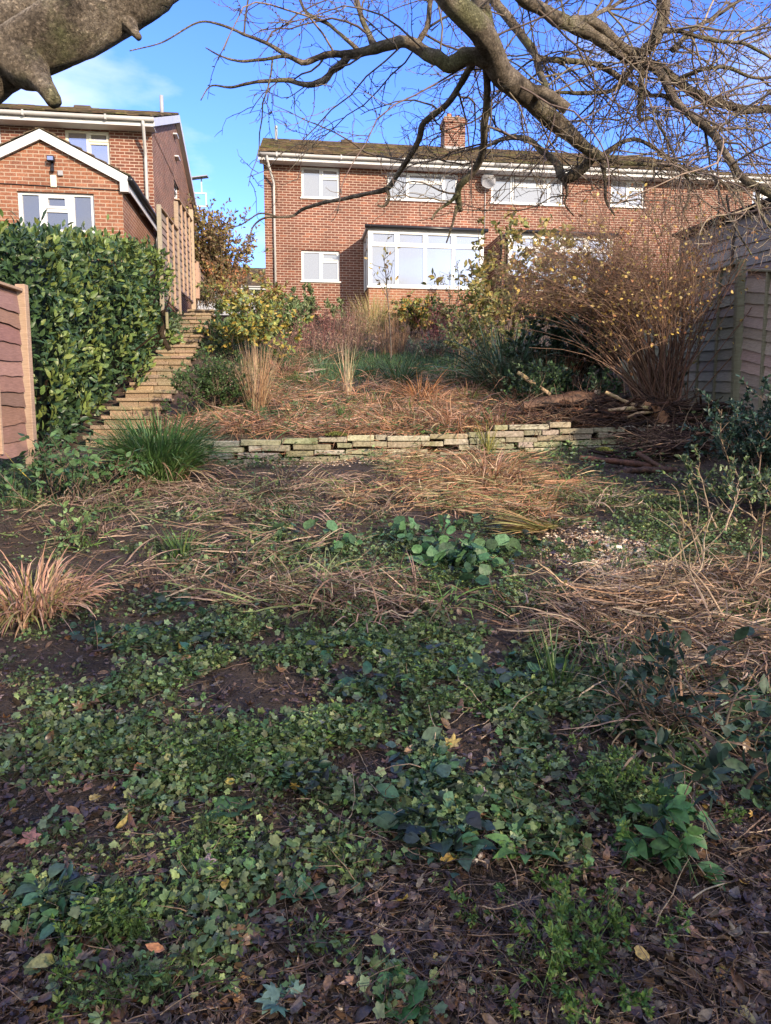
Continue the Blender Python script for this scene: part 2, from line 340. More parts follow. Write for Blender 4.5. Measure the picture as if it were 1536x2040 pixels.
def bark_mat():
    m, n, l, b = new_mat('tree bark'); tc = n.new("ShaderNodeTexCoord")
    a = nd(n, "ShaderNodeTexNoise", Scale=9.0, Detail=12.0, Roughness=.75); c = nd(n, "ShaderNodeTexNoise", Scale=120.0, Detail=4.0, Roughness=.7); v = nd(n, "ShaderNodeTexVoronoi", Scale=70.0); v.feature = 'DISTANCE_TO_EDGE'; w = nd(n, "ShaderNodeTexNoise", Scale=3.2, Detail=8.0, Roughness=.7)
    for q in (a, c, w): l.new(tc.outputs['Object'], q.inputs['Vector'])
    dm = nd(n, "ShaderNodeVectorMath", operation='SCALE'); dm.inputs['Scale'].default_value = .12; l.new(a.outputs['Color'], dm.inputs[0]); av = nd(n, "ShaderNodeVectorMath", operation='ADD'); l.new(tc.outputs['Object'], av.inputs[0]); l.new(dm.outputs[0], av.inputs[1]); l.new(av.outputs[0], v.inputs['Vector'])
    cr = n.new("ShaderNodeValToRGB"); e = cr.color_ramp.elements; e[0].position = .36; e[0].color = (.075, .06, .045, 1); e[1].position = .66; e[1].color = (.42, .355, .27, 1); q = e.new(.5); q.color = (.225, .18, .13, 1); l.new(a.outputs[0], cr.inputs[0])
    r2 = n.new("ShaderNodeValToRGB"); r2.color_ramp.elements[0].position = .50; r2.color_ramp.elements[1].position = .62; l.new(w.outputs[0], r2.inputs[0]); mx = n.new("ShaderNodeMixRGB"); mx.inputs[2].default_value = (.21, .22, .095, 1); fm = nd(n, "ShaderNodeMath", operation='MULTIPLY'); fm.inputs[1].default_value = .6; l.new(r2.outputs[0], fm.inputs[0]); l.new(fm.outputs[0], mx.inputs[0]); l.new(cr.outputs[0], mx.inputs[1])
    r3 = n.new("ShaderNodeMapRange"); r3.inputs[1].default_value = .35; r3.inputs[2].default_value = .7; r3.inputs[3].default_value = .5; r3.inputs[4].default_value = 1.6; l.new(c.outputs[0], r3.inputs[0]); s = nd(n, "ShaderNodeVectorMath", operation='SCALE'); l.new(mx.outputs[0], s.inputs[0]); l.new(r3.outputs[0], s.inputs['Scale'])
    at = nd(n, "ShaderNodeAttribute", attribute_name="Col"); mu = nd(n, "ShaderNodeVectorMath", operation='MULTIPLY'); l.new(s.outputs[0], mu.inputs[0]); l.new(at.outputs['Color'], mu.inputs[1]); l.new(mu.outputs[0], b.inputs['Base Color'])
    h = nd(n, "ShaderNodeMath", operation='MULTIPLY_ADD'); h.inputs[1].default_value = 1.2; mn = nd(n, "ShaderNodeMath", operation='MINIMUM'); mn.inputs[1].default_value = .25; l.new(v.outputs[0], mn.inputs[0]); l.new(mn.outputs[0], h.inputs[0]); h2 = nd(n, "ShaderNodeMath", operation='MULTIPLY_ADD'); h2.inputs[1].default_value = .5; l.new(c.outputs[0], h2.inputs[0]); l.new(a.outputs[0], h2.inputs[2]); l.new(h2.outputs[0], h.inputs[2])
    bp = nd(n, "ShaderNodeBump", Strength=1.0, Distance=.014); l.new(h.outputs[0], bp.inputs['Height']); l.new(bp.outputs[0], b.inputs['Normal']); b.inputs['Roughness'].default_value = .9; b.inputs['Specular IOR Level'].default_value = .15
    return m
M['bark'] = bark_mat()
M['twig'] = leafy('twig bark', .7, 0, .2, 40, .3); M['leaf'] = leafy('soft leaf', .5, .22); M['gloss'] = leafy('glossy leaf', .40, .15, .3)
M['straw'] = leafy('dead straw blade', .6, .15, .25, 30, .3); M['litter'] = leafy('wet leaf litter', .36, .04, .5, 90, .5, .3)
M['log'] = rough_mat('rotting log bark', (.03, .018, .012), (.19, .11, .065), 18, .7, 1, .02, True, None, stretch=(1, 1, 1), spec=.4)
M['gravel'] = leafy('gravel chips', .8, 0, .2, 50, .3, .3)
def glass_mat(name, tint, fac):
    m, n, l, b = new_mat(name); b.inputs['Base Color'].default_value = (*tint, 1); b.inputs['Roughness'].default_value = .6
    g = n.new("ShaderNodeBsdfGlossy"); g.inputs['Roughness'].default_value = .02; g.inputs['Color'].default_value = (.93, .95, 1, 1)
    tc = n.new("ShaderNodeTexCoord"); nz = nd(n, "ShaderNodeTexNoise", Scale=1.3, Detail=1.0); bp = nd(n, "ShaderNodeBump", Strength=.03, Distance=.05)
    l.new(tc.outputs['Object'], nz.inputs['Vector']); l.new(nz.outputs[0], bp.inputs['Height']); l.new(bp.outputs[0], g.inputs['Normal'])
    mi = n.new("ShaderNodeMixShader"); mi.inputs[0].default_value = fac; l.new(b.outputs[0], mi.inputs[1]); l.new(g.outputs[0], mi.inputs[2]); l.new(mi.outputs[0], n['Material Output'].inputs[0])
    return m
M['glass'] = glass_mat('window glass with raised reflection', (.075, .075, .075), .40); M['darkglass'] = glass_mat('dark window glass', (.02, .02, .022), .22)  # mirror share raised above real glass for pale reflections; no blinds behind
# soil
m, n, l, b = new_mat('garden soil'); tc = n.new("ShaderNodeTexCoord")
at = nd(n, "ShaderNodeAttribute", attribute_name="Col"); nz = nd(n, "ShaderNodeTexNoise", Scale=9.0, Detail=10.0, Roughness=.75); n2 = nd(n, "ShaderNodeTexNoise", Scale=70.0, Detail=5.0, Roughness=.7)
l.new(tc.outputs['Object'], nz.inputs['Vector']); l.new(tc.outputs['Object'], n2.inputs['Vector'])
ad = nd(n, "ShaderNodeMath", operation='ADD'); l.new(nz.outputs[0], ad.inputs[0]); l.new(n2.outputs[0], ad.inputs[1])
mr = nd(n, "ShaderNodeMapRange"); mr.inputs[1].default_value = .7; mr.inputs[2].default_value = 1.35; mr.inputs[3].default_value = .45; mr.inputs[4].default_value = 1.7; l.new(ad.outputs[0], mr.inputs[0])
mu = nd(n, "ShaderNodeVectorMath", operation='SCALE'); l.new(at.outputs['Color'], mu.inputs[0]); l.new(mr.outputs[0], mu.inputs['Scale']); l.new(mu.outputs[0], b.inputs['Base Color'])
bp = nd(n, "ShaderNodeBump", Strength=1.0, Distance=.05); l.new(ad.outputs[0], bp.inputs['Height']); l.new(bp.outputs[0], b.inputs['Normal']); b.inputs['Roughness'].default_value = .8; b.inputs['Specular IOR Level'].default_value = .25
M['soil'] = m

# ------------------------------------------------------------------ the ground: one sheet to the horizon
def axis(lo, hi, st, far):
    a = np.arange(lo, hi + 1e-6, st); e = [far * f for f in (.02, .05, .12, .3, 1)]
    return np.concatenate([[lo - v for v in e[::-1]], a, [hi + v for v in e]])
gx, gy = axis(-9, 9, .06, 900), axis(-5, 27, .08, 900)
X, Y = np.meshgrid(gx, gy); Z = ground(X, Y)
nx, ny = len(gx), len(gy); i, j = np.meshgrid(np.arange(nx - 1), np.arange(ny - 1)); a = (j * nx + i).ravel()
soil = np.array([.078, .058, .044]); lawn = np.array([.045, .075, .028]); bed = np.array([.10, .066, .048]); grav = np.array([.22, .15, .09])
w = (sm(12.6, 13.6, Y) * sm(17.5, 16.5, Y) * sm(-4, -2.5, X) * sm(3.5, 2.5, X))[..., None]
wb = (sm(9.1, 9.4, Y) * sm(26, 22, Y))[..., None]; far = sm(24, 30, np.hypot(X, Y))[..., None]
C = soil * (1 - wb) + bed * wb; C = C * (1 - w) + lawn * w; C = C * (1 - far) + lawn * far
g1 = G1(1270, 1110); wg = np.exp(-(((X - g1[0]) / .55) ** 2 + ((Y - g1[1]) / .45) ** 2) ** 1.5)[..., None] * .7; C = C * (1 - wg) + grav * wg
wg = (np.exp(-((Y - wall_y(X) + .12) / .16) ** 2) * sm(-3, -2, X) * sm(2, .2, X))[..., None]; C = C * (1 - wg) + grav * wg
g = Geo(); g.add(np.stack([X, Y, Z], -1), np.stack([a, a + 1, a + 1 + nx, a + nx], -1), C.reshape(-1, 3))
tag(g.build('ground', M['soil'], smooth=True), kind='structure')

# ------------------------------------------------------------------ houses
ANG = R(7.4)
def frame_of(O, ang=ANG):
    xh = np.array([math.cos(ang), math.sin(ang), 0]); yh = np.array([-math.sin(ang), math.cos(ang), 0]); O = np.array([O[0], O[1], 0.])
    def front(px, py, ly=0.0):
        r = rays(px, py); t = (ly + O @ yh) / (r @ yh); p = r * t - O; return float(p @ xh), float(p[2])
    def side(px, py, lx=0.0):
        r = rays(px, py); t = (lx + O @ xh) / (r @ xh); p = r * t - O; return float(p @ yh), float(p[2])
    return front, side
def add_window(parent, M_, s0, s1, z0, z1, panes, mat='white', glass='glass', sill=True, name='window', inset=.06):
    """panes: list of (u0,u1,v0,v1,opener) fractions"""
    W, H = s1 - s0, z1 - z0; holes = []; g = Geo()
    for u0, u1, v0, v1, op in panes:
        h = (s0 + u0 * W, s0 + u1 * W, z0 + v0 * H, z0 + v1 * H); holes.append(h)
    panel(g, s0, s1, z0, z1, holes, M_, .045, y=inset)
    for (a, b, c, d), pn in zip(holes, panes):
        if pn[4]: panel(g, a - .018, b + .018, c - .018, d + .018, [(a + .028, b - .028, c + .028, d - .028)], M_, .05, y=inset - .018)
        if pn[4]:
            e = .018
            for (q0, q1, q2, q3) in ((a - e, a - e + .002, c - e, d + e), (b + e - .002, b + e, c - e, d + e), (a - e, b + e, c - e - .002, c - e), (a - e, b + e, d + e, d + e + .002)):
                box(g, np.array((q0, inset - .018, q2)), np.array((q1, inset + .001, q3)), M=M_)
    f = g.build(name, M[mat], parent)
    g = Geo(); g.add(M_(np.array([(s0 + .02, inset + .035, z0 + .02), (s1 - .02, inset + .035, z0 + .02), (s1 - .02, inset + .035, z1 - .02), (s0 + .02, inset + .035, z1 - .02)])), np.array([(0, 1, 2, 3)])); g.build('pane', M[glass], f)
    if sill:
        g = Geo(); box(g, np.array((s0 - .04, -.05, z0 - .045)), np.array((s1 + .04, inset - .002, z0 - .003)), M=M_, c=.006); g.build('sill', M[mat], f)
    return f
def tiles(geo, x0, x1, ye, ze, yr, zr, cw=.27, ch=.26, M_=ident, along='x', moss=.0):
    """overlapping rows of tiles from the eave line (ye,ze) to the ridge (yr,zr)"""
    L = math.hypot(yr - ye, zr - ze); n = int(L / ch) + 1; uy, uz = (yr - ye) / L, (zr - ze) / L; ny_, nz_ = -uz, uy
    if nz_ < 0: ny_, nz_ = -ny_, -nz_
    for r in range(n):
        a, b = r * ch - .04, min((r + 1) * ch + .03, L + .02); off = (r % 2) * cw / 2
        xs = np.arange(x0 - off, x1, cw); xa = np.maximum(xs, x0) + .003; xb = np.minimum(xs + cw, x1) - .003; k = xb > xa + .03; xa, xb = xa[k], xb[k]; m_ = len(xa)
        h0 = .045 + U(0, .016, m_); h1 = .012; da = U(-.018, .012, m_)
        def pt(x, s, h): return np.stack([x, ye + uy * s + ny_ * h, ze + uz * s + nz_ * h], -1)
        V = np.stack([pt(xa, a + da, h0), pt(xb, a + da, h0 + U(-.006, .006, m_)), pt(xb, np.full(m_, b), h1), pt(xa, np.full(m_, b), h1), pt(xa, a + da, h0 - .028), pt(xb, a + da, h0 - .028)], 1)
        o = (np.arange(m_) * 6)[:, None]
        F = np.concatenate([o + np.array([0, 1, 2, 3]), o + np.array([4, 5, 1, 0])]); T = np.concatenate([o + np.array([0, 3, 4]), o + np.array([1, 5, 2])])
        c = pick([(1, 1, 1), (1.25, 1.15, 1.0), (.75, .75, .8), (1.5, 1.4, 1.2)], m_, .25)
        geo.add(M_(V.reshape(-1, 3)), [F, T], np.repeat(c, 6, 0))
def pipe(parent, pts, r, mat, name, sides=10):
    g = Geo(); q = np.array([pts], float); tubes(g, q, np.full((1, q.shape[1]), r), (1, 1, 1), sides, True); return g.build(name, M[mat], parent, smooth=True)

def house(O, x0, x1, depth, zb, zw, ridge_z, label, wins, gl=(True, True), eave_out=.42, gable_out=.12, brick='brick', tile_rows=True, side_holes=()):
    h = empty('brick_house', (O[0], O[1], 0), label, 'house', rz=ANG)
    g = Geo(); panel(g, x0, x1, zb, zw, [w[:4] for w in wins], ident, .10)
    yr = depth / 2
    for gx_, vis in ((x0, gl[0]), (x1, gl[1])):
        sg = 1 if gx_ == x1 else -1
        Ms = (lambda V, gx_=gx_, sg=sg: np.stack([gx_ - sg * V[:, 1], V[:, 0], V[:, 2]], -1))
        hh = list(side_holes) if gx_ == x1 else []
        panel(g, 0, depth, zb, zw, hh, Ms, .1)
        rz_ = zw + (ridge_z - .12 - zw)
        g.add(np.array([(gx_, 0, zw), (gx_, depth, zw), (gx_, depth, zw + .08), (gx_, yr, rz_), (gx_, 0, zw + .08)]), np.array([(0, 1, 2, 3, 4)]))
    g.add(np.array([(x0, depth, zb), (x1, depth, zb), (x1, depth, zw + .05), (x0, depth, zw + .05)]), np.array([(0, 1, 2, 3)]))
    g.build('wall', M[brick], h)
    e = eave_out; ze = zw + .17; a0 = x0 - (gable_out if gl[0] else 0); a1 = x1 + (gable_out if gl[1] else 0)
    g = Geo(); tiles(g, a0, a1, -e - .06, ze, yr, ridge_z)
    sl_ = (ridge_z - ze) / (yr + e + .06)
    g.add(np.array([(a0, yr, ridge_z), (a1, yr, ridge_z), (a1, depth + e, ze), (a0, depth + e, ze)]), np.array([(0, 1, 2, 3)]))
    g.add(np.array([(a0, -e, ze - .02), (a1, -e, ze - .02), (a1, yr, ridge_z - .04), (a0, yr, ridge_z - .04)]), np.array([(0, 1, 2, 3)]))
    nr = int((a1 - a0) / .45)
    for k in range(nr):
        u0, u1 = a0 + k * (a1 - a0) / nr, a0 + (k + 1) * (a1 - a0) / nr - .008
        ph = np.linspace(-.2, math.pi + .2, 6); rr = .11 + U(0, .012)
        V = np.array([(u, yr - math.cos(p) * rr, ridge_z - .05 + math.sin(p) * rr) for u in (u0, u1) for p in ph]); F = np.array([(q, q + 1, q + 7, q + 6) for q in range(5)])
        g.add(V, F, pick([(1.1, 1.05, 1), (.8, .8, .8)], 1)[0])
    roof = g.build('roof', M['tile'], h)
    g = Geo(); box(g, np.array((a0, -e, ze - .20)), np.array((a1, -e + .025, ze + .01)), c=.004);
    g.build('fascia', M['fascia'], h)
    g = Geo(); box(g, np.array((a0 + .01, -e + .025, ze - .185)), np.array((a1 - .01, -.003, zw + .002))); g.build('soffit', M['fascia'], h)
    gt = pipe(h, [(x, -e - .055, ze - .055 + U(-.006, .006)) for x in np.linspace(a0 - .02, a1 + .02, 9)], .055, 'gutter', 'gutter')
    for x in np.arange(a0 + .5, a1, 1.9): g = Geo(); box(g, np.array((x, -e - .115, ze - .12)), np.array((x + .05, -e - .002, ze + .004)), c=.005); g.build('bracket', M['gutter'], gt)
    for gx_, on, sg in ((a0, gl[0], -1), (a1, gl[1], 1)):
        if not on: continue
        g = Geo(); x_in, x_out = sorted((gx_, gx_ + sg * .022))
        for (ya, za, yb, zb_) in ((-e - .02, ze, yr, ridge_z), (depth + e, ze, yr, ridge_z)):
            V = np.array([(x, yy, zz) for x in (x_in, x_out) for yy, zz in ((ya, za - .20), (yb, zb_ - .21), (yb, zb_ + .0), (ya, za + .0))])
            g.add(V, np.array([(0, 3, 2, 1), (4, 5, 6, 7), (0, 1, 5, 4), (3, 7, 6, 2), (0, 4, 7, 3), (1, 2, 6, 5)]))
            if sg > 0 or True:
                xi = sorted((gx_, gx_ - sg * (gable_out - .004)))
                V = np.array([(x, yy, zz) for x in xi for yy, zz in ((ya + .03, za - .19), (yb, zb_ - .20), (yb, zb_ - .06), (ya + .03, za - .06))])
                g.add(V, np.array([(0, 1, 5, 4)]))
        g.build('barge_board', M['fascia'], h)
    for w in wins:
        add_window(h, ident, *w[:4], w[4], w[5] if len(w) > 5 else 'white', w[6] if len(w) > 6 else 'glass')
    return h, roof

LP = [(.06, .47, .06, .93, 0), (.55, .95, .72, .93, 1), (.55, .94, .07, .62, 0)]
WP = [(.03, .27, .06, .93, 0), (.31, .78, .70, .94, 1), (.31, .78, .07, .62, 0), (.82, .97, .06, .93, 0)]
O_A = (-3.67, 23.0); FA, SA = frame_of(O_A)
def rect(F_, x0, y0, x1, y1, ly=0.0):
    a, za = F_(x0, y0, ly); b, zb = F_(x1, y1, ly); return (a, b, zb, za)
zwA = FA(530, 326)[1]; RZ = 9.78
winsA = [(*rect(FA, 600, 331, 677, 396), LP), (*rect(FA, 771, 341, 912, 402), WP), (*rect(FA, 600, 498, 677, 561), LP)]
HA, roofA = house(O_A, 0, 7.0, 7.6, 2.6, zwA, RZ, 'brown brick house in the centre, its white glazed sun room nearest the steps', winsA, gl=(True, False))
winsB = [(*rect(FA, 979, 348, 1122, 409), WP), (*rect(FA, 1218, 357, 1284, 413), LP)]
HB, roofB = house(O_A, 7.003, 14.1, 7.6, 2.6, zwA, RZ + .003, 'brown brick house adjoining the central one, half hidden by the twiggy bush', winsB, gl=(False, True))
# chimney on the ridge between the two
def chimney(parent, x0, x1, y0, y1, z0, z1):
    g = Geo(); box(g, np.array((x0, y0, z0)), np.array((x1, y1, z1 - .16)))
    box(g, np.array((x0 - .04, y0 - .04, z1 - .157)), np.array((x1 + .04, y1 + .04, z1 - .003))); ch = g.build('chimney', M['brick'], parent)
    g = Geo(); box(g, np.array((x0 - .03, y0 - .03, z1)), np.array((x1 + .03, y1 + .03, z1 + .05)), c=.02); g.build('chimney_cap', M['stone'], ch)
    g = Geo(); box(g, np.array((x0 - .03, y0 - .03, z0)), np.array((x1 + .03, y0 - .002, z0 + .42)), c=.005); g.build('flashing', M['lead'], ch)
    for k in range(2):
        g = Geo(); c_ = np.array([x0 + (x1 - x0) * (.3 + .4 * k), (y0 + y1) / 2, 0]); q = np.array([[c_ + (0, 0, z1 + .04), c_ + (0, 0, z1 + .12), c_ + (0, 0, z1 + .26 - .06 * k)]])
        tubes(g, q, np.array([[.12, .10, .085]]), (.5, .18, .09), 12, True); g.build('chimney_pot', M['twig'], ch, smooth=True)
chimney(HA, 6.25, 7.0, 3.4, 4.1, 9.3, 10.68)
# downpipe, soil vent pipe, ridge vent of the central house
ez = zwA + .17
sx0, _ = FA(546, 400)
pipe(HA, [(.12, -.47, ez - .08), (.12, -.46, ez - .2), (sx0, -.09, ez - .75), (sx0, -.07, ez - .95), (sx0, -.07, 2.7)], .036, 'gutter', 'downpipe')
pipe(HA, [(.35, 3.5, 9.5), (.35, 3.5, 10.15)], .05, 'lead', 'vent_pipe')
g = Geo(); box(g, np.array((2.6, 3.6, 9.75)), np.array((3.0, 3.9, 9.87)), c=.03); g.build('ridge_vent', M['tile'], HA)
g = Geo(); u, z_ = FA(963, 366); tubes(g, np.array([[(u + .1, -.1, z_), (u + .1, -.2, z_ + .02), (u + .1, -.22, z_ + .02)]]), np.array([[.03, .22, .24]]), (.28, .28, .29), 16, True); g.build('satellite_dish', M['twig'], HB)
# sun rooms
def sunroom(parent, x0, x1, ly, zt, zs, zb, cols, name='sun_room', side_left=True):
    h = Geo(); Ms = (lambda V: np.stack([x0 + V[:, 1], -V[:, 0], V[:, 2]], -1)); Mr = (lambda V: np.stack([x1 - V[:, 1], -V[:, 0], V[:, 2]], -1)); Mf = lambda V: V + np.array([0, -ly, 0])
    panel(h, x0 + .02, x1 - .02, zb, zs - .03, [], lambda V: V + np.array([0, -ly + .02, 0]))
    panel(h, .0, ly - .02, zb, zs - .03, [], lambda V: Ms(V) + np.array([.02, 0, 0])); panel(h, .0, ly - .02, zb, zs - .03, [], lambda V: Mr(V) - np.array([.02, 0, 0]))
    base = h.build(name, M['brick2'], parent)
    tr = .735
    pn = []
    n = len(cols) - 1
    for k in range(n):
        u0, u1 = cols[k] + .014, cols[k + 1] - .014
        pn += [(u0, u1, .035, tr - .025, 0), (u0, u1, tr + .03, .955, 1 if k != 0 or True else 0)]
    add_window(base, Mf, x0, x1, zs, zt - .02, pn, inset=0, sill=False, name='front_glazing')
    add_window(base, Ms, 0, ly - .003, zs, zt - .02, [(.06, .47, .035, tr - .02, 0), (.53, .94, .035, tr - .02, 0), (.06, .47, tr + .03, .95, 0), (.53, .94, tr + .03, .95, 0)], inset=.003, sill=False, name='side_glazing')
    add_window(base, Mr, 0, ly - .003, zs, zt - .02, [(.06, .47, .035, tr - .02, 0), (.53, .94, .035, tr - .02, 0), (.06, .47, tr + .03, .95, 0), (.53, .94, tr + .03, .95, 0)], inset=.003, sill=False, name='side_glazing')
    g = Geo(); box(g, np.array((x0 - .03, -ly - .03, zs - .06)), np.array((x1 + .03, -ly + .05, zs - .004)), c=.006); g.build('sill', M['white'], base)
    g = Geo(); box(g, np.array((x0 - .06, -ly - .06, zt - .018)), np.array((x1 + .06, -.004, zt + .07)), c=.01); g.build('flat_roof', M['lead'], base)
    pipe(base, [(x0 - .1, -ly - .11, zt + .055), (x1 + .1, -ly - .11, zt + .04)], .055, 'black', 'gutter')
    return base
lyA = 1.3
xa, zt = FA(733, 456, -lyA); xb, _ = FA(964, 460, -lyA); _, zs = FA(733, 569, -lyA)
S1 = sunroom(HA, xa, min(xb, 6.98), lyA, zt, zs, 2.5, [.02, .245, .49, .735, .98])
xc, _ = FA(984, 460, -lyA); xd, _ = FA(1222, 470, -lyA)
S2 = sunroom(HB, max(xc, 7.25), xd, lyA, zt, zs, 2.5, [.02, .26, .5, .74, .98])
pipe(HA, [(6.98, -lyA - .1, zt + .03), (7.06, -lyA + .1, zt - .25), (7.06, -lyA + .1, 2.6)], .034, 'black', 'downpipe')
g = Geo(); box(g, np.array((7.02, -lyA + .15, 2.5)), np.array((7.2, -.003, zt + .01))); g.build('pier', M['brick'], HA)
pipe(HA, [(6.85, -.03, zwA - .1), (6.85, -.03, zt + .1)], .012, 'gutter', 'cable')

# left house with its gabled extension
O_L = (-5.87, 19.3); FL, SL = frame_of(O_L)
zwL = FL(290, 262)[1]; RL = 9.3
wl1 = (*rect(FL, 128, 257, 220, 330), LP, 'cream', 'glass'); wl2 = (*rect(FL, -70, 247, 4, 312), LP, 'white', 'glass')
sa_, z_t = SL(346, 349); sb_, z_b = SL(358, 414)
sh = (sa_, sb_, z_b, z_t)
HL, roofL = house(O_L, -9.0, 0, 8.4, 2.0, zwL, RL, 'brick house on the left with a small gabled extension in front, above the laurel hedge', [wl1, wl2], side_holes=[sh])
MsL = lambda V: np.stack([-V[:, 1], V[:, 0], V[:, 2]], -1)
add_window(HL, MsL, *sh, [(.08, .92, .62, .95, 0), (.08, .92, .05, .57, 0)], 'white', 'darkglass', name='side_window')
ezL = zwL + .17
q1 = FL(309, 292); 
pipe(HL, [(-.12, -.47, ezL - .08), (-.12, -.46, ezL - .2), (-.16, -.09, ezL - .7), (-.16, -.07, ezL - .85), (-.16, -.07, 2.2)], .04, 'gutter', 'downpipe')
pipe(HL, [(-.35, 4.0, 9.0), (-.35, 4.0, 9.75)], .055, 'lead', 'vent_pipe')
g = Geo(); box(g, np.array((-2.9, 4.0, 9.2)), np.array((-2.4, 4.3, 9.37)), c=.03); g.build('ridge_vent', M['tile'], HL)
for px_, py_ in ((347, 272), (350, 316)):
    u, v = SL(px_, py_); g = Geo(); box(g, np.array((0.0, u - .25, v - .02)), np.array((.12, u + .15, v + .02)), c=.006); g.build('overflow_pipe', M['white'], HL)
# extension
def ext():
    xl, xr, ly = -3.0, .02, 3.85; cx = (xl + xr) / 2
    ze = FL(250, 357, -ly)[1]; za = FL(100, 272, -ly)[1]
    g = Geo(); wr = rect(FL, 33, 380, 190, 462, -ly)
    Mf = lambda V: V + np.array([0, -ly, 0])
    panel(g, xl, xr, 1.4, ze, [wr], Mf, .1)
    g.add(Mf(np.array([(xl, 0, ze), (xr, 0, ze), (cx, 0, za - .02)])), np.array([(0, 1, 2)]))
    for x in (xl, xr): g.add(np.array([(x, -ly, 1.4), (x, -.002, 1.4), (x, -.002, ze), (x, -ly, ze)]), np.array([(0, 1, 2, 3)]))
    e = g.build('extension', M['brick2'], HL)
    add_window(e, Mf, *wr, [(.05, .27, .05, .93, 0), (.37, .63, .62, .90, 1), (.36, .64, .05, .5, 0), (.73, .95, .05, .93, 0)], 'white', 'darkglass')
    g = Geo(); sl_ = (za - ze) / (xr - cx)
    M1 = lambda V: np.stack([V[:, 1], V[:, 0], V[:, 2]], -1)
    o = .14
    tiles(g, -ly - .12, -.01, xr + o, ze - o * sl_ + .10, cx, za + .10, M_=M1); tiles(g, -ly - .12, -.01, xl - o, ze - o * sl_ + .10, cx, za + .10, M_=M1)
    g.build('roof', M['tile'], e)
    for s_, x_ in ((1, xr), (-1, xl)):
        g = Geo(); X0, X1 = cx + .0 * s_, x_ + s_ * o
        V = np.array([(x, y, z) for y in (-ly - .10, -ly - .075) for x, z in ((X0, za + .10), (X0, za - .09), (X1, ze - o * sl_ - .09), (X1, ze - o * sl_ + .10))])
        g.add(V, np.array([(0, 1, 2, 3), (4, 7, 6, 5), (0, 3, 7, 4), (1, 5, 6, 2), (2, 6, 7, 3), (0, 4, 5, 1)]))
        V = np.array([(x, y, z) for y in (-ly - .075, -ly) for x, z in ((X0, za - .07), (X1, ze - o * sl_ - .07))]); g.add(V, np.array([(0, 1, 3, 2)]))
        if s_ > 0:
            box(g, np.array((xr - .02, -ly - .101, ze - o * sl_ - .20)), np.array((X1, -ly + .02, ze - o * sl_ + .02)))
            box(g, np.array((X1 - .02, -ly + .02, ze - o * sl_ - .16)), np.array((X1, -.01, ze - o * sl_ + .06)))
        g.build('barge_board', M['fascia'], e)
    pipe(e, [(xr + o + .055, -ly - .12, ze - o * sl_ + .03), (xr + o + .055, -.05, ze - o * sl_ + .03)], .06, 'black', 'gutter')
    pipe(e, [(xr + .1, -.35, ze - .1), (xr + .05, -.35, ze - .4), (xr + .05, -.35, 2)], .035, 'black', 'downpipe')
    # security lamp, junction box, vent, cable
    u, v = FL(105, 324, -ly); g = Geo(); box(g, np.array((u - .07, -ly - .16, v - .02)), np.array((u + .07, -ly - .05, v + .09)), c=.012); box(g, np.array((u - .025, -ly - .06, v - .12)), np.array((u + .025, -ly - .002, v + .0)), c=.008)
    box(g, np.array((u - .035, -ly - .1, v - .2)), np.array((u + .035, -ly - .03, v - .12)), c=.015); lamp = g.build('security_lamp', M['black'], e)
    g = Geo(); box(g, np.array((u - .055, -ly - .166, v + .0)), np.array((u + .055, -ly - .161, v + .07))); g.build('lamp_glass', M['glass'], lamp)
    u, v = FL(121, 346, -ly); g = Geo(); box(g, np.array((u - .05, -ly - .05, v - .05)), np.array((u + .05, -ly - .002, v + .05)), c=.01); g.build('junction_box', M['lead'], e)
    u, v = FL(107, 361, -ly); g = Geo(); box(g, np.array((u - .06, -ly - .035, v - .12)), np.array((u + .06, -ly - .002, v + .11)), c=.01); g.build('wall_vent', M['cream'], e)
    u, v = FL(100, 371, -ly); pipe(e, [(xl + .1, -ly - .012, v + .02), (cx, -ly - .012, v), (xr - .05, -ly - .012, v - .03)], .010, 'black', 'cable')
    u, v = SL(278, 415, xr); g = Geo(); box(g, np.array((xr + .002, u - .09, v - .13)), np.array((xr + .09, u + .09, v + .13)), c=.015); g.build('meter_box', M['lead'], e)
    u, v = SL(301, 447, xr); g = Geo(); box(g, np.array((xr + .03, u - .08, v - .13)), np.array((xr + .17, u + .08, v + .05)), c=.03); box(g, np.array((xr + .002, u - .03, v + .03)), np.array((xr + .12, u + .03, v + .11)), c=.01); g.build('wall_lantern', M['glass'], e)
ext()
# solar lamp bracket on the rear corner
p = P(398, 385, 27.2) - np.array([*O_L, 0]); lx = p[0] * math.cos(ANG) + p[1] * math.sin(ANG); ly_ = -p[0] * math.sin(ANG) + p[1] * math.cos(ANG); c0 = np.array([lx, ly_, p[2]])
g = Geo()
for a in (-.22, .22):
    for zz in ((-.45, .0),): box(g, c0 + (a - .02, -.02, -.45), c0 + (a + .02, .02, .0))
box(g, c0 + (-.24, -.022, -.47), c0 + (.24, .022, -.43)); box(g, c0 + (-.24, -.022, -.02), c0 + (.24, .022, .02)); box(g, c0 + (.05, -.02, .02), c0 + (.09, .02, .5))
box(g, c0 + (-.6, -.02, -.25), c0 + (-.24, .02, -.21))
lampo = g.build('solar_lamp', M['white'], HL)
g = Geo(); V = np.array([(-.3, -.3, .42), (.3, -.3, .52), (.3, .3, .62), (-.3, .3, .52)]); g.add(np.concatenate([V, V + (0, 0, .03)]) + c0, np.array([(0, 1, 2, 3), (7, 6, 5, 4), (0, 4, 5, 1), (1, 5, 6, 2), (2, 6, 7, 3), (3, 7, 4, 0)])); g.build('solar_panel', M['lead'], lampo)

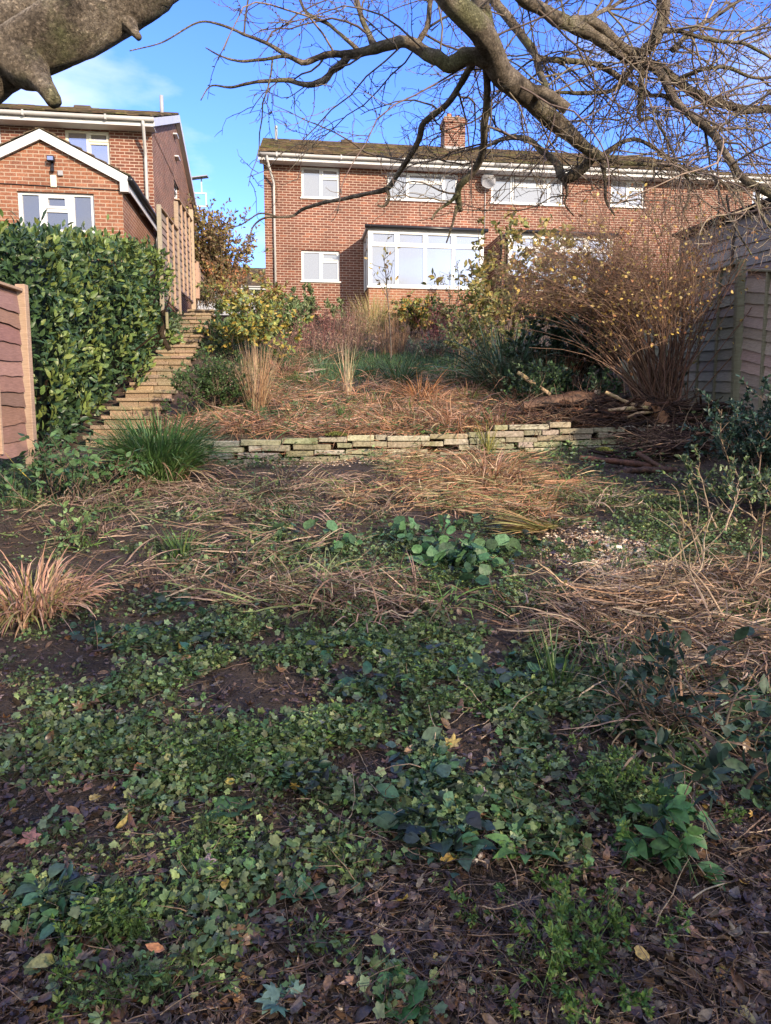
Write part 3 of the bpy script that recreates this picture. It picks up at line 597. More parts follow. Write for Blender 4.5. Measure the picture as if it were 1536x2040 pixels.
# third house beyond on the right, and the far bungalow in the gap
O_C = (12.2, 28.5); FC, _ = frame_of(O_C)
zc_ = FC(1450, 368)[1]
HC, _r = house(O_C, -.6, 9, 7.0, 2.6, zc_, zc_ + 1.6, 'brick house furthest right, seen through the twigs above the right fence', [(*rect(FC, 1500, 375, 1534, 420), LP)])
O_D = (-11.5, 47.0); FD, _ = frame_of(O_D, ANG)
zd = FD(490, 574)[1]
HD, _r = house(O_D, -4, 8, 6.5, 4.0, zd - .1, FD(490, 530)[1] + .5, 'far low house with a brown roof seen in the gap between the two near houses', [(*rect(FD, 487, 582, 520, 600), WP)], brick='lead')

# ------------------------------------------------------------------ retaining wall of stacked slabs
def retaining():
    root = empty('retaining_wall', (0, 9.0, -.4), 'low dry wall of stacked broken paving slabs across the garden', 'wall')
    g = Geo(); xl, xr = -2.75, 3.75
    for c in range(5):
        x = xl + U(0, .3)
        while x < xr:
            L = U(.26, .52) if U(0, 1) > .2 else U(.14, .24)
            y0 = wall_y(x) + U(-.025, .03) + .018 * c; zb = ground(x, wall_y(x) - .1, False) - .025 + .02 * (x < 0)
            if c == 4 and not (1.2 < x < 2.2): x += L; continue
            z0 = zb + c * .077 + U(-.004, .004); h = .063 + U(-.006, .008); tl = U(-.006, .006)
            colr = pick([(1, 1, 1), (1.12, 1.1, 1.0), (.85, .9, .72), (.75, .75, .66)], 1, .12)[0]
            def Mx(V, x=x, L=L, tl=tl): 
                V = V.copy(); V[:, 2] += (V[:, 0] - x) * tl; return V
            if not (c < 3 and U(0, 1) < .03): box(g, np.array((x, y0, z0)), np.array((x + L - .004, y0 + U(.18, .26), z0 + h)), colr, Mx, c=.007, jit=.0035)
            x += L + (U(.03, .09) if U(0, 1) < .4 and c not in (3, 4) else .008)
    g.build('slab_courses', M['stone'], root, world=True)
retaining()

# ------------------------------------------------------------------ steps
def steps():
    root = empty('garden_steps', (-3.85, 10.3, -.34), 'long flight of worn pebble-faced garden steps climbing beside the hedge', 'steps')
    n, t, rz = 21, .385, .1445
    for i in range(n):
        f = i / (n - 1); y = 10.25 + i * t; z = -.33 + i * rz; cx = -3.83 - .60 * f ** 1.2 + U(-.02, .02); w = .86 - .22 * f
        g = Geo(); cut = U(.35, .65); c1 = pick([(1, .95, .85), (1.1, 1, .85), (.85, .82, .75)], 2, .1)
        for k, (a, b_) in enumerate(((0, cut), (cut, 1))):
            box(g, np.array((cx - w / 2 + a * w, y - .012 + U(-.012, .012), z + rz - .052)), np.array((cx - w / 2 + b_ * w - .006, y + t + .03, z + rz + U(-.005, .004))), c1[k], c=.008, jit=.002)
        x = cx - w / 2 + .03
        while x < cx + w / 2 - .05:
            L = min(U(.2, .42), cx + w / 2 - .02 - x); box(g, np.array((x, y + .012 + U(0, .008), z - .05)), np.array((x + L - .008, y + .12, z + rz - .056)), pick([(1, .92, .8), (.85, .78, .66), (1.1, 1, .85)], 1, .15)[0], c=.006, jit=.002); x += L
        g.build('step', M['step'], root, world=True)
steps()

# ------------------------------------------------------------------ fences
def fence_map(p0, p1, out):
    """local (u along, v outwards, z) -> world; p0,p1 ground points; the rails follow the slope"""
    p0, p1 = np.array(p0, float), np.array(p1, float); L = np.hypot(*(p1 - p0)[:2]); ux, uy = (p1 - p0)[:2] / L; sl_ = (p1[2] - p0[2]) / L
    nx_, ny_ = (-uy, ux) if (-uy * out[0] + ux * out[1]) > 0 else (uy, -ux)
    def Mp(V): return np.stack([p0[0] + ux * V[:, 0] + nx_ * V[:, 1], p0[1] + uy * V[:, 0] + ny_ * V[:, 1], p0[2] + sl_ * V[:, 0] + V[:, 2]], -1)
    return Mp, L
def lap_panel(parent, Mp, L, H, z0, cols, bh=.135, battens=(.5,), bcol=(.5, .32, .2), wav=.012):
    g = Geo(); n = int(H / bh); seg = 14
    for k in range(n):
        za, zb = z0 + k * bh - .02, z0 + (k + 1) * bh; u = np.linspace(.02, L - .02, seg + 1)
        wv = np.cumsum(rng.normal(size=seg + 1)) * wav * .35; wv -= np.linspace(wv[0], wv[-1], seg + 1); c = pick(cols, 1, .16)[0]
        lo = np.stack([u, .022 + U(0, .008) + rng.normal(size=seg + 1) * .0015, za + wv], -1); hi = np.stack([u, np.full(seg + 1, .004), np.full(seg + 1, zb)], -1); un = lo - np.array([0, .012, 0])
        V = np.concatenate([lo, hi, un]); i_ = np.arange(seg); s = seg + 1
        g.add(Mp(V), np.concatenate([np.stack([i_, i_ + 1, i_ + 1 + s, i_ + s], -1), np.stack([i_ + 2 * s, i_ + 2 * s + 1, i_ + 1, i_], -1)]), c)
    g.add(Mp(np.array([(0.02, .001, z0), (L - .02, .001, z0), (L - .02, .001, z0 + H), (.02, .001, z0 + H)])), np.array([(0, 1, 2, 3)]), np.array(cols[0]) * .7)
    pn = g.build('panel', M['wood'], parent, world=True)
    for b in battens:
        g = Geo(); box(g, np.array((b * L - .019, .008, z0)), np.array((b * L + .019, .052, z0 + H + .004)), bcol, Mp, c=.003); g.build('batten', M['wood'], pn).location = -np.array(parent.location)
    g = Geo(); box(g, np.array((0, -.03, z0 + H)), np.array((L, .06, z0 + H + .03)), np.array(bcol) * .9, Mp, c=.004); g.build('top_rail', M['wood'], pn).location = -np.array(parent.location)
def post(parent, Mp, u, z0, z1, colr, w=.09, lean=0):
    g = Geo()
    def Ml(V): V = V.copy(); V[:, 0] += lean * (V[:, 2] - z0); return Mp(V)
    box(g, np.array((u - w / 2, -.035, z0)), np.array((u + w / 2, w - .02, z1)), colr, Ml, c=.006); g.build('post', M['wood'], parent, world=True)
RED = [(.29, .165, .125), (.33, .19, .15), (.22, .13, .105)]; GREY = [(.20, .15, .125), (.23, .18, .155), (.17, .14, .11), (.22, .16, .15)]; TAN = (.46, .32, .22)
# nearest left
a, b_ = P(75, 885, 8.1) * [1, 1, 1], None
a = np.array([-3.93, 8.1, -.30]); b0 = np.array([-3.93, 6.27, -.30 - .36])
fl = empty('timber_fence', a, 'reddish board fence panel with tan post at the left edge, before the laurel hedge', 'fence')
Mp, L = fence_map(a + [0, -.1, 0], b0, (1, 0)); 
Mh, L = fence_map(np.array([-3.93, 8.0, -.33]), np.array([-3.93, 6.2, -.36]), (1, 0))
lap_panel(fl, Mh, L, 1.70, .02, RED, .165, (.33, .66, .99), TAN, .03); post(fl, Mh, -.06, -.5, 1.80, TAN); post(fl, Mh, L + .06, -.5, 1.80, TAN)
Mh2, L2 = fence_map(np.array([-3.93, 6.08, -.62]), np.array([-3.93, 4.25, -.65]), (1, 0)); lap_panel(fl, Mh2, L2, 1.70, .02, RED, .165, (.5,), TAN, .03); post(fl, Mh2, L2 + .06, -.5, 1.8, TAN)
# upper left, stepped beside the stairs
fu = empty('timber_fence', (-4.72, 14.9, 2.3), 'tall weathered panels with pale battens stepping up beside the top of the stairs', 'fence')
def up_panel(y0, y1, x0, x1, zb, zt, ext=0.0, bt=(.36, .7)):
    Mp, L = fence_map((x0, y0, zb), (x1, y1, zb), (1, 0)); n_ = 0
    lap_panel(fu, Mp, L, zt - zb, 0, [(.29, .21, .17), (.34, .25, .20), (.24, .175, .145)], .14, bt, (.46, .32, .22)); return Mp, L
zt1 = P(360, 461, 16.7)[2]; zb1 = P(360, 618, 16.7)[2]
x1_ = P(355, 520, 16.7)[0]; x0_ = P(316, 430, 14.9)[0]
Mp1, L1 = up_panel(14.95, 16.6, x0_, x1_, zb1, zt1); post(fu, Mp1, -.06, -1.0, zt1 - zb1 + .05, (.36, .31, .23), .07); post(fu, Mp1, L1 + .05, -.1, P(362, 403, 16.7)[2] - zb1, (.40, .30, .21), .075)
zt2 = P(378, 433, 18.5)[2]; x2_ = P(381, 480, 18.5)[0]
Mp2, L2 = up_panel(16.75, 18.45, x1_, x2_, zb1 + .45, zt2 - .1, bt=(.2, .5, .8)); post(fu, Mp2, L2 + .05, -.3, P(381, 418, 18.5)[2] - zb1 - .45, (.5, .38, .26))
Mp3, L3 = up_panel(18.6, 20.2, x2_, x2_ - .15, zb1 + .9, P(388, 526, 19)[2], bt=(.5,)); post(fu, Mp3, .25, -.3, P(388, 526, 19)[2] - zb1 - .9 + .02, (.5, .33, .24), .12)
# right fence, running up beside the twiggy bush
fr = empty('timber_fence', (4.7, 9.8, .1), 'grey-green overlapping board fence on the right behind the tall twiggy bush', 'fence')
pA = P(1462, 806, 9.8); pA[0] = P(1478, 660, 9.8)[0]
xF = pA[0]
def rp(y0, z0, y1, z1, H, n_bat, cols, zoff=0.0, bt=None):
    Mp, L = fence_map((xF + (y0 - 9.8) * .0, y0, z0), (xF, y1, z1), (-1, 0)); lap_panel(fr, Mp, L, H, zoff, cols, .145, bt or tuple((k + 1) / (n_bat + 1) for k in range(n_bat)), (.24, .23, .16), .010); return Mp, L
G2 = [(.33, .325, .265), (.37, .35, .29), (.28, .285, .22), (.36, .32, .27)]
PUR = [(.37, .30, .27), (.34, .29, .25), (.40, .32, .28)]
Mq, Lq = rp(9.87, .13, 11.65, .24, 1.95, 2, G2); post(fr, Mq, -.06, -.3, 2.0, (.22, .22, .15), .09, .04)
rp(11.75, .25, 13.5, .55, 1.95, 2, G2); Mq3, Lq3 = rp(13.6, .6, 15.4, 1.2, 1.95, 2, G2)
rp(15.5, 1.25, 17.3, 1.8, 1.95, 2, G2)
Mn, Ln = rp(9.75, .12, 7.95, -.26, 1.83, 2, PUR); post(fr, Mn, Ln + .06, -.4, 1.95, (.15, .14, .10)); rp(7.85, -.28, 6.05, -.6, 1.83, 2, PUR); rp(5.95, -.6, 4.15, -.9, 1.83, 2, PUR)
# neighbour's timber shed behind that fence
sh_ = empty('timber_shed', (xF + .6, 10.5, .2), 'dark timber shed wall rising behind the right fence', 'shed')
Mp_, L_ = fence_map((xF + .45, 9.0, .1), (xF + .45, 13.2, .55), (-1, 0)); lap_panel(sh_, Mp_, L_, 2.62, 0, [(.27, .235, .225), (.31, .27, .255), (.22, .19, .175)], .15, (.5,), (.10, .08, .07), .008)
g = Geo(); box(g, np.array((-.1, -2.0, 2.67)), np.array((L_ + .1, .12, 2.73)), (.06, .06, .05), Mp_, c=.01); box(g, np.array((0, -1.9, 0)), np.array((L_, -.03, 2.62)), (.05, .04, .04), Mp_); g.build('roof', M['tile'], sh_, world=True)

# ------------------------------------------------------------------ the old tree overhead
def proj(p):
    p = np.asarray(p, float); zc = p[..., 1] * cp - p[..., 2] * sp_; yc = p[..., 1] * sp_ + p[..., 2] * cp; zc = np.maximum(zc, .01)
    return 768 + FPX * p[..., 0] / zc, 1020 - FPX * yc / zc
tree = empty('old_tree', (-2.3, 1.7, -1.5), 'bare spreading old tree whose mossy limbs arch over the top of the view', 'tree')
LIMBS = []
def limb(pts, name='limb', per=5, knob=.07, raw=False):
    """pts rows: plan px, py, distance, radius in plan px   (raw: x, y, z, r)"""
    a = np.array(pts, float); q = a[:, :3] if raw else P(a[:, 0], a[:, 1], a[:, 2]); r = a[:, 3] if raw else a[:, 3] * a[:, 2] / FPX * .82
    s = spline(np.concatenate([q, r[:, None]], 1), per); Q, r = s[:, :3].copy(), np.maximum(s[:, 3], .0015)
    al = np.concatenate([[0], np.cumsum(np.linalg.norm(np.diff(Q, axis=0), axis=1))]); ds = np.clip(.45 * np.median(r), .012, .035); m_ = max(int(al[-1] / ds), 6); t = np.linspace(0, al[-1], m_)
    Q = np.stack([np.interp(t, al, Q[:, k]) for k in range(3)], -1); r = np.interp(t, al, r); big = r.max() > .03; sd_ = 24 if big else 8
    if m_ > 8: ker = np.array([1, 2, 3, 2, 1]) / 9.; Q[2:-2] = np.stack([np.convolve(Q[:, k], ker, 'valid') for k in range(3)], -1); r[2:-2] = np.convolve(r, ker, 'valid')
    sm_n = lambda f: np.interp(t, np.arange(0, al[-1] + f, f), rng.normal(size=len(np.arange(0, al[-1] + f, f)))) if al[-1] > f else np.zeros(m_)
    rm = np.median(r); r = r * (1 + sm_n(rm * 3) * knob * .8); Q = Q + np.stack([sm_n(rm * 5) for _ in range(3)], -1) * (r * .16)[:, None]
    g = Geo(); tubes(g, Q[None], r[None], (1, 1, 1), sd_, True); V = g.V[0].reshape(m_, sd_, 3)
    if big:
        ph = np.arange(sd_) / sd_ * 2 * math.pi; dd = V - Q[:, None]
        w_ = sum((sm_n(rm * q) * .5)[:, None] * np.cos(k * ph + U(0, 6))[None] * .10 / k ** .5 for k, q in ((2, 4), (3, 3), (5, 1.5), (8, .8), (8, .6)))
        V += dd * (w_ + .012 * rng.normal(size=V.shape[:2]))[..., None]; g.V[0] = V.reshape(-1, 3)
    o = g.build(name, M['bark'], tree, smooth=True, world=True); LIMBS.append((Q, r)); return o
limb([(-2.35, 1.6, -1.75, .26), (-2.3, 1.65, -1.2, .20), (-2.2, 1.75, -.4, .18), (-2.0, 1.85, .1, .165), (-1.62, 1.9, .42, .14), (-1.25, 1.9, .62, .11)], 'trunk', raw=True)
LIMBS.clear()
# the thick limb across the top left, with its two stubs, arching over and back into view
a0 = P(-60, 165, 1.95); 
def pr(px, py, d, r): q = P(px, py, d); return (*q, r * d / FPX)
limb([(-1.45, 1.9, .55, .11), pr(-60, 166, 1.95, 54), pr(35, 118, 1.95, 53), pr(105, 80, 1.95, 52), pr(175, 40, 1.97, 51), pr(245, 0, 2.0, 50), pr(320, -48, 2.02, 48), (-.40, 2.2, 1.42, .075), (-.12, 2.7, 1.72, .07), pr(845, -75, 3.15, 28), pr(883, -5, 3.2, 25), pr(918, 30, 3.25, 24), pr(953, 60, 3.3, 23.5), pr(978, 100, 3.4, 22.5),
      pr(998, 145, 3.5, 22), pr(1028, 167, 3.6, 21), pr(1053, 190, 3.7, 20), pr(1066, 212, 3.8, 17), pr(1093, 240, 3.9, 17), pr(1128, 266, 4.0, 14.5), pr(1163, 296, 4.1, 12.5), pr(1190, 312, 4.2, 10)], 'limb', raw=True, per=6)
limb([(14, 92, 1.95, 50), (34, 116, 1.94, 53), (54, 138, 1.92, 44), (74, 155, 1.9, 26), (92, 180, 1.88, 20), (104, 198, 1.87, 19), (110, 206, 1.87, 15)], 'stub', knob=.12)
limb([(222, 2, 1.99, 44), (240, 24, 1.98, 38), (252, 44, 1.97, 20), (264, 60, 1.96, 11), (276, 75, 1.95, 7)], 'stub', knob=.03)
limb([(-140, 130, 2.25, 60), (-40, 70, 2.3, 56), (60, 5, 2.35, 50), (150, -60, 2.4, 44)], 'limb')
limb([(1053, 188, 3.7, 20), (1078, 185, 3.66, 14), (1105, 203, 3.62, 13.5), (1124, 218, 3.6, 13), (1129, 222, 3.6, 12)], 'stub', knob=.03)
NB = len(LIMBS)
L = lambda *p, **k: limb(p, 'branch', **k)
L((1180, 305, 4.2, 13), (1158, 335, 4.25, 12), (1123, 356, 4.3, 11), (1108, 326, 4.35, 9), (1078, 299, 4.4, 7.5), (1048, 275, 4.45, 6), (1008, 276, 4.5, 4.5), (980, 287, 4.55, 3.5), (930, 300, 4.6, 2.5))
L((1190, 312, 4.2, 10), (1218, 320, 4.2, 6), (1268, 327, 4.25, 4.5), (1348, 332, 4.3, 3), (1400, 352, 4.3, 2))
L((1196, 312, 4.2, 9), (1230, 290, 4.25, 5), (1265, 277, 4.3, 4.5), (1310, 300, 4.35, 4), (1365, 345, 4.4, 4), (1372, 390, 4.4, 3), (1360, 425, 4.4, 2))
L((1200, 318, 4.2, 8), (1204, 350, 4.2, 4), (1208, 400, 4.2, 3.2), (1225, 430, 4.2, 2))
L((1123, 356, 4.3, 5), (1130, 385, 4.3, 3), (1124, 405, 4.3, 2.2), (1143, 430, 4.3, 1.5))
L((975, 118, 3.42, 20), (933, 112, 3.42, 17), (898, 128, 3.45, 17), (863, 115, 3.45, 15), (828, 92, 3.5, 13.5), (798, 83, 3.5, 12.5), (768, 90, 3.55, 12), (747, 97, 3.55, 11), (715, 106, 3.6, 9.5), (693, 110, 3.6, 9), (656, 109, 3.6, 7), (625, 117, 3.65, 6.5), (604, 125, 3.65, 6), (568, 108, 3.7, 5), (535, 87, 3.7, 4), (500, 74, 3.75, 3.5), (455, 55, 3.8, 2.8), (405, 42, 3.8, 2.2), (365, 60, 3.8, 1.8), (320, 86, 3.8, 1.5), (258, 101, 3.8, 1.2))
L((693, 112, 3.6, 9), (678, 130, 3.6, 8), (661, 143, 3.6, 7.5), (640, 165, 3.6, 7), (604, 169, 3.6, 6), (580, 160, 3.65, 5.5), (555, 160, 3.65, 4.5), (500, 165, 3.65, 3.5), (458, 175, 3.7, 2.6), (420, 170, 3.7, 1.8), (400, 200, 3.7, 1.2))
L((604, 127, 3.65, 5), (570, 112, 3.62, 4), (530, 118, 3.6, 3.5), (480, 122, 3.6, 2.8), (440, 112, 3.6, 2), (410, 95, 3.6, 1.3))
L((747, 97, 3.55, 9), (733, 60, 3.6, 6.5), (722, 42, 3.6, 6.5), (712, 5, 3.65, 6), (705, -50, 3.7, 6))
L((828, 92, 3.5, 8), (850, 60, 3.5, 6), (857, 20, 3.5, 6), (862, -40, 3.5, 6))
L((715, 100, 3.6, 6), (680, 70, 3.6, 4), (650, 46, 3.65, 4), (615, 30, 3.65, 3.5), (598, 0, 3.7, 3), (590, -40, 3.7, 3))
L((950, 105, 3.4, 12), (940, 125, 3.5, 9), (918, 165, 3.6, 8), (888, 210, 3.7, 7.5), (848, 240, 3.8, 7.5), (833, 280, 3.9, 7), (808, 325, 4.0, 6.5), (790, 350, 4.1, 6), (771, 376, 4.1, 6), (735, 384, 4.15, 4.5), (703, 393, 4.2, 4.5), (649, 403, 4.25, 4), (601, 418, 4.3, 3.8), (581, 432, 4.3, 3), (551, 432, 4.3, 2.6), (520, 436, 4.3, 2.2), (502, 455, 4.3, 2), (495, 485, 4.3, 1.8), (470, 498, 4.3, 1.4), (445, 495, 4.3, 1))
L((771, 376, 4.1, 5), (775, 395, 4.1, 4), (765, 412, 4.1, 3), (752, 408, 4.1, 2.5))
L((551, 432, 4.3, 2.6), (520, 424, 4.3, 1.8), (492, 440, 4.3, 1.6), (468, 452, 4.3, 1.2), (440, 440, 4.3, .9))
L((965, 105, 3.42, 13), (969, 140, 3.5, 10), (970, 185, 3.6, 9), (968, 240, 3.7, 9), (963, 295, 3.85, 8.5), (950, 330, 3.95, 8), (930, 355, 4.0, 8), (913, 375, 4.05, 8), (914, 400, 4.1, 7), (919, 420, 4.1, 4))
L((914, 385, 4.05, 6), (893, 405, 4.1, 3.5), (872, 418, 4.1, 3), (860, 438, 4.1, 2.4))
L((910, 410, 4.1, 5), (903, 440, 4.1, 3), (889, 484, 4.1, 1.8))
L((965, 120, 3.4, 16), (968, 60, 3.55, 18), (960, 10, 3.6, 19), (950, -60, 3.7, 20))
L((1090, 175, 3.75, 7), (1078, 150, 3.9, 8), (1067, 115, 4.0, 9), (1048, 80, 4.1, 9.5), (1018, 40, 4.15, 10.5), (985, 3, 4.2, 11), (955, -60, 4.2, 12))
L((1067, 115, 4.0, 7), (1100, 118, 4.0, 6.5), (1138, 122, 4.0, 6.5), (1198, 132, 4.05, 6.5), (1248, 165, 4.1, 6), (1293, 190, 4.15, 5), (1325, 192, 4.2, 4.5), (1345, 215, 4.2, 3.5), (1400, 240, 4.2, 2.5), (1450, 285, 4.2, 2))
L((1000, -60, 3.5, 17), (1040, -5, 3.55, 14), (1078, 16, 3.6, 13), (1118, 41, 3.65, 15), (1178, 70, 3.75, 13), (1228, 100, 3.8, 12.5), (1268, 121, 3.9, 12.5), (1318, 142, 4.0, 11), (1368, 176, 4.1, 9.5), (1418, 201, 4.2, 9), (1478, 216, 4.2, 9), (1560, 224, 4.2, 7), (1680, 260, 4.2, 5))
L((1128, 43, 3.65, 11), (1160, 38, 3.7, 9.5), (1187, 47, 3.72, 10.5), (1218, 74, 3.76, 11), (1248, 96, 3.8, 10), (1275, 110, 3.85, 9))
L((1335, -60, 3.8, 15), (1323, 0, 3.8, 14), (1318, 50, 3.8, 13), (1300, 85, 3.85, 13.5), (1278, 105, 3.9, 12), (1279, 145, 3.95, 6.5), (1275, 200, 4.0, 6), (1276, 238, 4.05, 4.5), (1300, 235, 4.1, 3), (1320, 262, 4.1, 3), (1345, 312, 4.1, 2.2))
L((1268, 122, 3.9, 11), (1313, 142, 3.8, 9), (1338, 190, 3.7, 8.5), (1368, 225, 3.6, 8.5), (1418, 265, 3.5, 8.5), (1448, 310, 3.45, 8), (1483, 356, 3.4, 9), (1536, 385, 3.35, 9), (1640, 430, 3.3, 8))
L((1340, 100, 3.85, 8), (1380, 60, 3.9, 5), (1430, 30, 4.0, 4), (1500, -20, 4.0, 4))
L((1315, 60, 3.8, 8), (1350, 62, 3.8, 5), (1420, 80, 3.8, 4), (1490, 90, 3.8, 3.5), (1560, 130, 3.8, 3))
L((1268, 120, 3.9, 7), (1230, 175, 3.9, 5), (1180, 185, 3.9, 5), (1130, 183, 3.9, 4), (1110, 185, 3.9, 3))
L((1350, 160, 4.1, 6), (1400, 138, 4.0, 4.5), (1450, 135, 4.0, 4), (1500, 155, 4.0, 3.5), (1560, 150, 4, 3))
L((1160, 40, 3.7, 8), (1205, 20, 3.8, 5), (1260, -10, 3.9, 4.5), (1330, -50, 4, 4))
L((1510, 375, 3.4, 5), (1512, 410, 3.3, 4), (1528, 445, 3.3, 4), (1548, 455, 3.3, 4))
L((1430, 285, 3.5, 4), (1462, 350, 3.4, 2.6), (1475, 400, 3.35, 2.4), (1500, 440, 3.3, 2))
L((1448, 390, 3.5, 3), (1455, 430, 3.45, 2.2), (1474, 470, 3.4, 2), (1498, 508, 3.4, 1.6))
L((1405, 255, 3.55, 4), (1415, 330, 3.5, 2.4), (1440, 400, 3.45, 2.2), (1456, 440, 3.4, 1.6))
# twigs grown from the branches
def keep(Q):
    px, py = proj(Q); lim = np.interp(px, [380, 520, 700, 1000, 1200, 1400, 1536], [230, 470, 470, 430, 420, 500, 540])
    bad = (px < 395) | ((py > lim)) | (Q[..., 1] < 2.4)
    return ~bad.any(1)
ps, ts = [], []
for (Q, r) in LIMBS[NB:] + [(LIMBS[0][0][LIMBS[0][0][:, 1] > 3.3], LIMBS[0][1][LIMBS[0][0][:, 1] > 3.3])]:
    seg = np.linalg.norm(np.diff(Q, axis=0), axis=1); m_ = int(seg.sum() * 15); i = rng.choice(len(seg), m_, p=seg / seg.sum()); f = U(0, 1, (m_, 1))
    ps.append(Q[i] * (1 - f) + Q[i + 1] * f); ts.append(norm(Q[i + 1] - Q[i]))
ps, ts = np.concatenate(ps), np.concatenate(ts)
D = side_dirs(ts, (.5, 1.3)); D[:, 1] *= .7
T1 = grow(ps, D, U(.35, 1.15, len(ps)), 9, .20, (0, 0, -.12)); T1 = T1[keep(T1)]
px, py = proj(T1[:, 0]); T1 = T1[(U(0, 1, len(T1)) < np.interp(px, [400, 700, 1100, 1536], [.55, .8, .9, 1]))]
p2, t2, _ = sample(T1, len(T1) * 7, .1, 1); D = side_dirs(t2, (.5, 1.1))
T2 = grow(p2, D, U(.10, .42, len(p2)), 6, .28, (0, 0, .02)); T2 = T2[keep(T2)]
p3, t3, _ = sample(T2, len(T2) * 3, .15, 1); T3 = grow(p3, side_dirs(t3, (.5, 1.2)), U(.02, .10, len(p3)), 3, .3); T3 = T3[keep(T3)]
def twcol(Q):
    px, _ = proj(Q[:, 0]); c = pick([(.13, .10, .075), (.10, .075, .058), (.17, .14, .10)], len(Q), .2); return c * (1 + .9 * sm(1250, 1450, px))[:, None]  # twigs towards the right painted paler, as if sunlit
g = Geo(); tubes(g, T1, taper(U(.0038, .0062, len(T1)), .0017, len(T1), 10), twcol(T1), 5); g.build('twigs', M['twig'], tree, world=True)
g = Geo(); tubes(g, T2, taper(.0024, .0011, len(T2), 7), twcol(T2), 3); tubes(g, T3, taper(.0017, .0010, len(T3), 4), twcol(T3), 3)
pb, tb, _ = sample(T2, len(T2) * 3, .1, 1); nb = len(pb); e = side_dirs(tb, (.6, 1.2)) * .012
tubes(g, np.stack([pb, pb + e * .5, pb + e], 1), np.tile([.0016, .0028, .0006], (nb, 1)), (.10, .075, .06), 3)
g.build('fine_twigs', M['twig'], tree, world=True)

# ------------------------------------------------------------------ unseen hedge, added behind the camera to shade the near garden
def leaf_mass(geo, n, fn, kind, size, cols, up=.5, out=None):
    p = fn(n); put(geo, kind, p, rdir(n, .2), rdir(n, up), size, pick(cols, n, .3), 1.0)
hb = empty('shade_hedge', (1, -4.2, -2.2), 'unseen evergreen hedge added behind the viewer to shade the near garden', 'hedge')
g = Geo(); xs = np.arange(-10, 15.1, .4); top = .55 + .35 * (vnoise(xs, xs * 0, .9, 4) - .5) + .3 * (vnoise(xs, xs * 0, 2.6, 5) - .5)
V = np.array([(x, y, z) for x, t in zip(xs, top) for y, z in ((-4.7, -2.3), (-4.7, t), (-4.0, t), (-4.0, -2.3))]); n_ = len(xs)
g.add(V, np.array([(4 * i + k, 4 * i + k + 1, 4 * i + k + 5, 4 * i + k + 4) for i in range(n_ - 1) for k in range(3)]), (.02, .03, .015)); g.build('core', M['leaf'], hb, world=True)
g = Geo(); n = 6400; x = U(-10, 15, n); t = np.interp(x, xs, top) + 2.25 - .7 * sm(6.2, 7.6, x) * sm(10.8, 9.5, x) + .5 * (vnoise(x, x * 0, .7, 14) - .5); z = .2 + (t - .2) * U(0, 1, n) ** .8; x = np.concatenate([x, U(-10, 12, 3000)]); z = np.concatenate([z, U(-2.2, .7, 3000)]); n += 3000  # sparse upper leaves, dipped along one stretch, shaped to pass dappled sun
put(g, 'rh', np.stack([x, U(-5.2, -3.6, n), z], -1), rdir(n, .4), rdir(n), U(.10, .26, n), pick([(.05, .08, .03), (.07, .10, .035)], n), 1.2); g.build('foliage', M['leaf'], hb, world=True)

# ------------------------------------------------------------------ laurel hedge
hd = empty('laurel_hedge', (-4.9, 12, .2), 'dense glossy green laurel hedge filling the left side beside the steps', 'hedge')
def hx(y): return -4.50 + .10 * np.sin(y * 2.1) + .10 * (vnoise(y, y * 0, 1.3, 8) - .5)        # right face
def htop(y): return np.interp(y, [9.2, 11, 13, 15.2], [2.28, 2.62, 3.05, 3.42]) + .16 * (vnoise(y, y * 0, 1.7, 9) - .5)
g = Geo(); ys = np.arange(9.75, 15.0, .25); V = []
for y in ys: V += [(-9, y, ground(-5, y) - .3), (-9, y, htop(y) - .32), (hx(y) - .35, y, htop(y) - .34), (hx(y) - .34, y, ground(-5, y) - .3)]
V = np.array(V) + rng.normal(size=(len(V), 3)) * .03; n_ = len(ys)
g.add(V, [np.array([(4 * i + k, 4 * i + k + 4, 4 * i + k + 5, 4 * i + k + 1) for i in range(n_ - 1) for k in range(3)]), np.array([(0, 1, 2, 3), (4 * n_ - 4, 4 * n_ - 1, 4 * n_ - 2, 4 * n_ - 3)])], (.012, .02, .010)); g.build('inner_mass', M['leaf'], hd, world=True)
n = 17000; face = U(0, 1, n); y = U(9.35, 15.1, n); zt_ = htop(y); zb_ = ground(hx(y), y)
p = np.stack([hx(y) - np.abs(rng.normal(size=n)) * .16 + .10, y, zb_ + .12 + (zt_ - zb_ - .12) * U(0, 1, n) ** .85], -1); p[:, 0] += .13 * np.clip(1 - (p[:, 2] - zb_) / 1.6, 0, 1); nr = np.tile([1., -.2, .35], (n, 1))
fr_ = face < .34; k = fr_.sum(); x = U(-7.4, -4.55, k); p[fr_] = np.stack([x, 9.62 + np.abs(rng.normal(size=k)) * .16 - .14 - .2 * vnoise(x, x * 0, 1.4, 3), -.5 + (2.28 + .5) * U(0, 1, k) ** .8], -1); nr[fr_] = [0, -1, .35]
tp = face > .74; k = tp.sum(); yy = U(9.4, 15.2, k); p[tp] = np.stack([U(-7.4, -4.55, k), yy, htop(yy) + rng.normal(size=k) * .09], -1); nr[tp] = [.1, -.3, 1]
cl = vnoise(p[:, 1] + p[:, 0], p[:, 2], 2.6, 6); p[:, 0] += (cl - .5) * .22 * (~fr_); p[:, 1] += (cl - .5) * .2 * fr_
cl = (cl + U(-.3, .3, n)); cols = np.where(cl[:, None] > .62, pick([(.15, .19, .045), (.11, .16, .045)], n), pick([(.045, .085, .032), (.032, .065, .030), (.06, .10, .035)], n))
ax = norm(nr * .75 + rdir(n, .25) * 1.0 + np.where(cl[:, None] > .5, 1, -.3) * np.array([0, 0, .5])); nn = norm(nr + rdir(n) * .75)
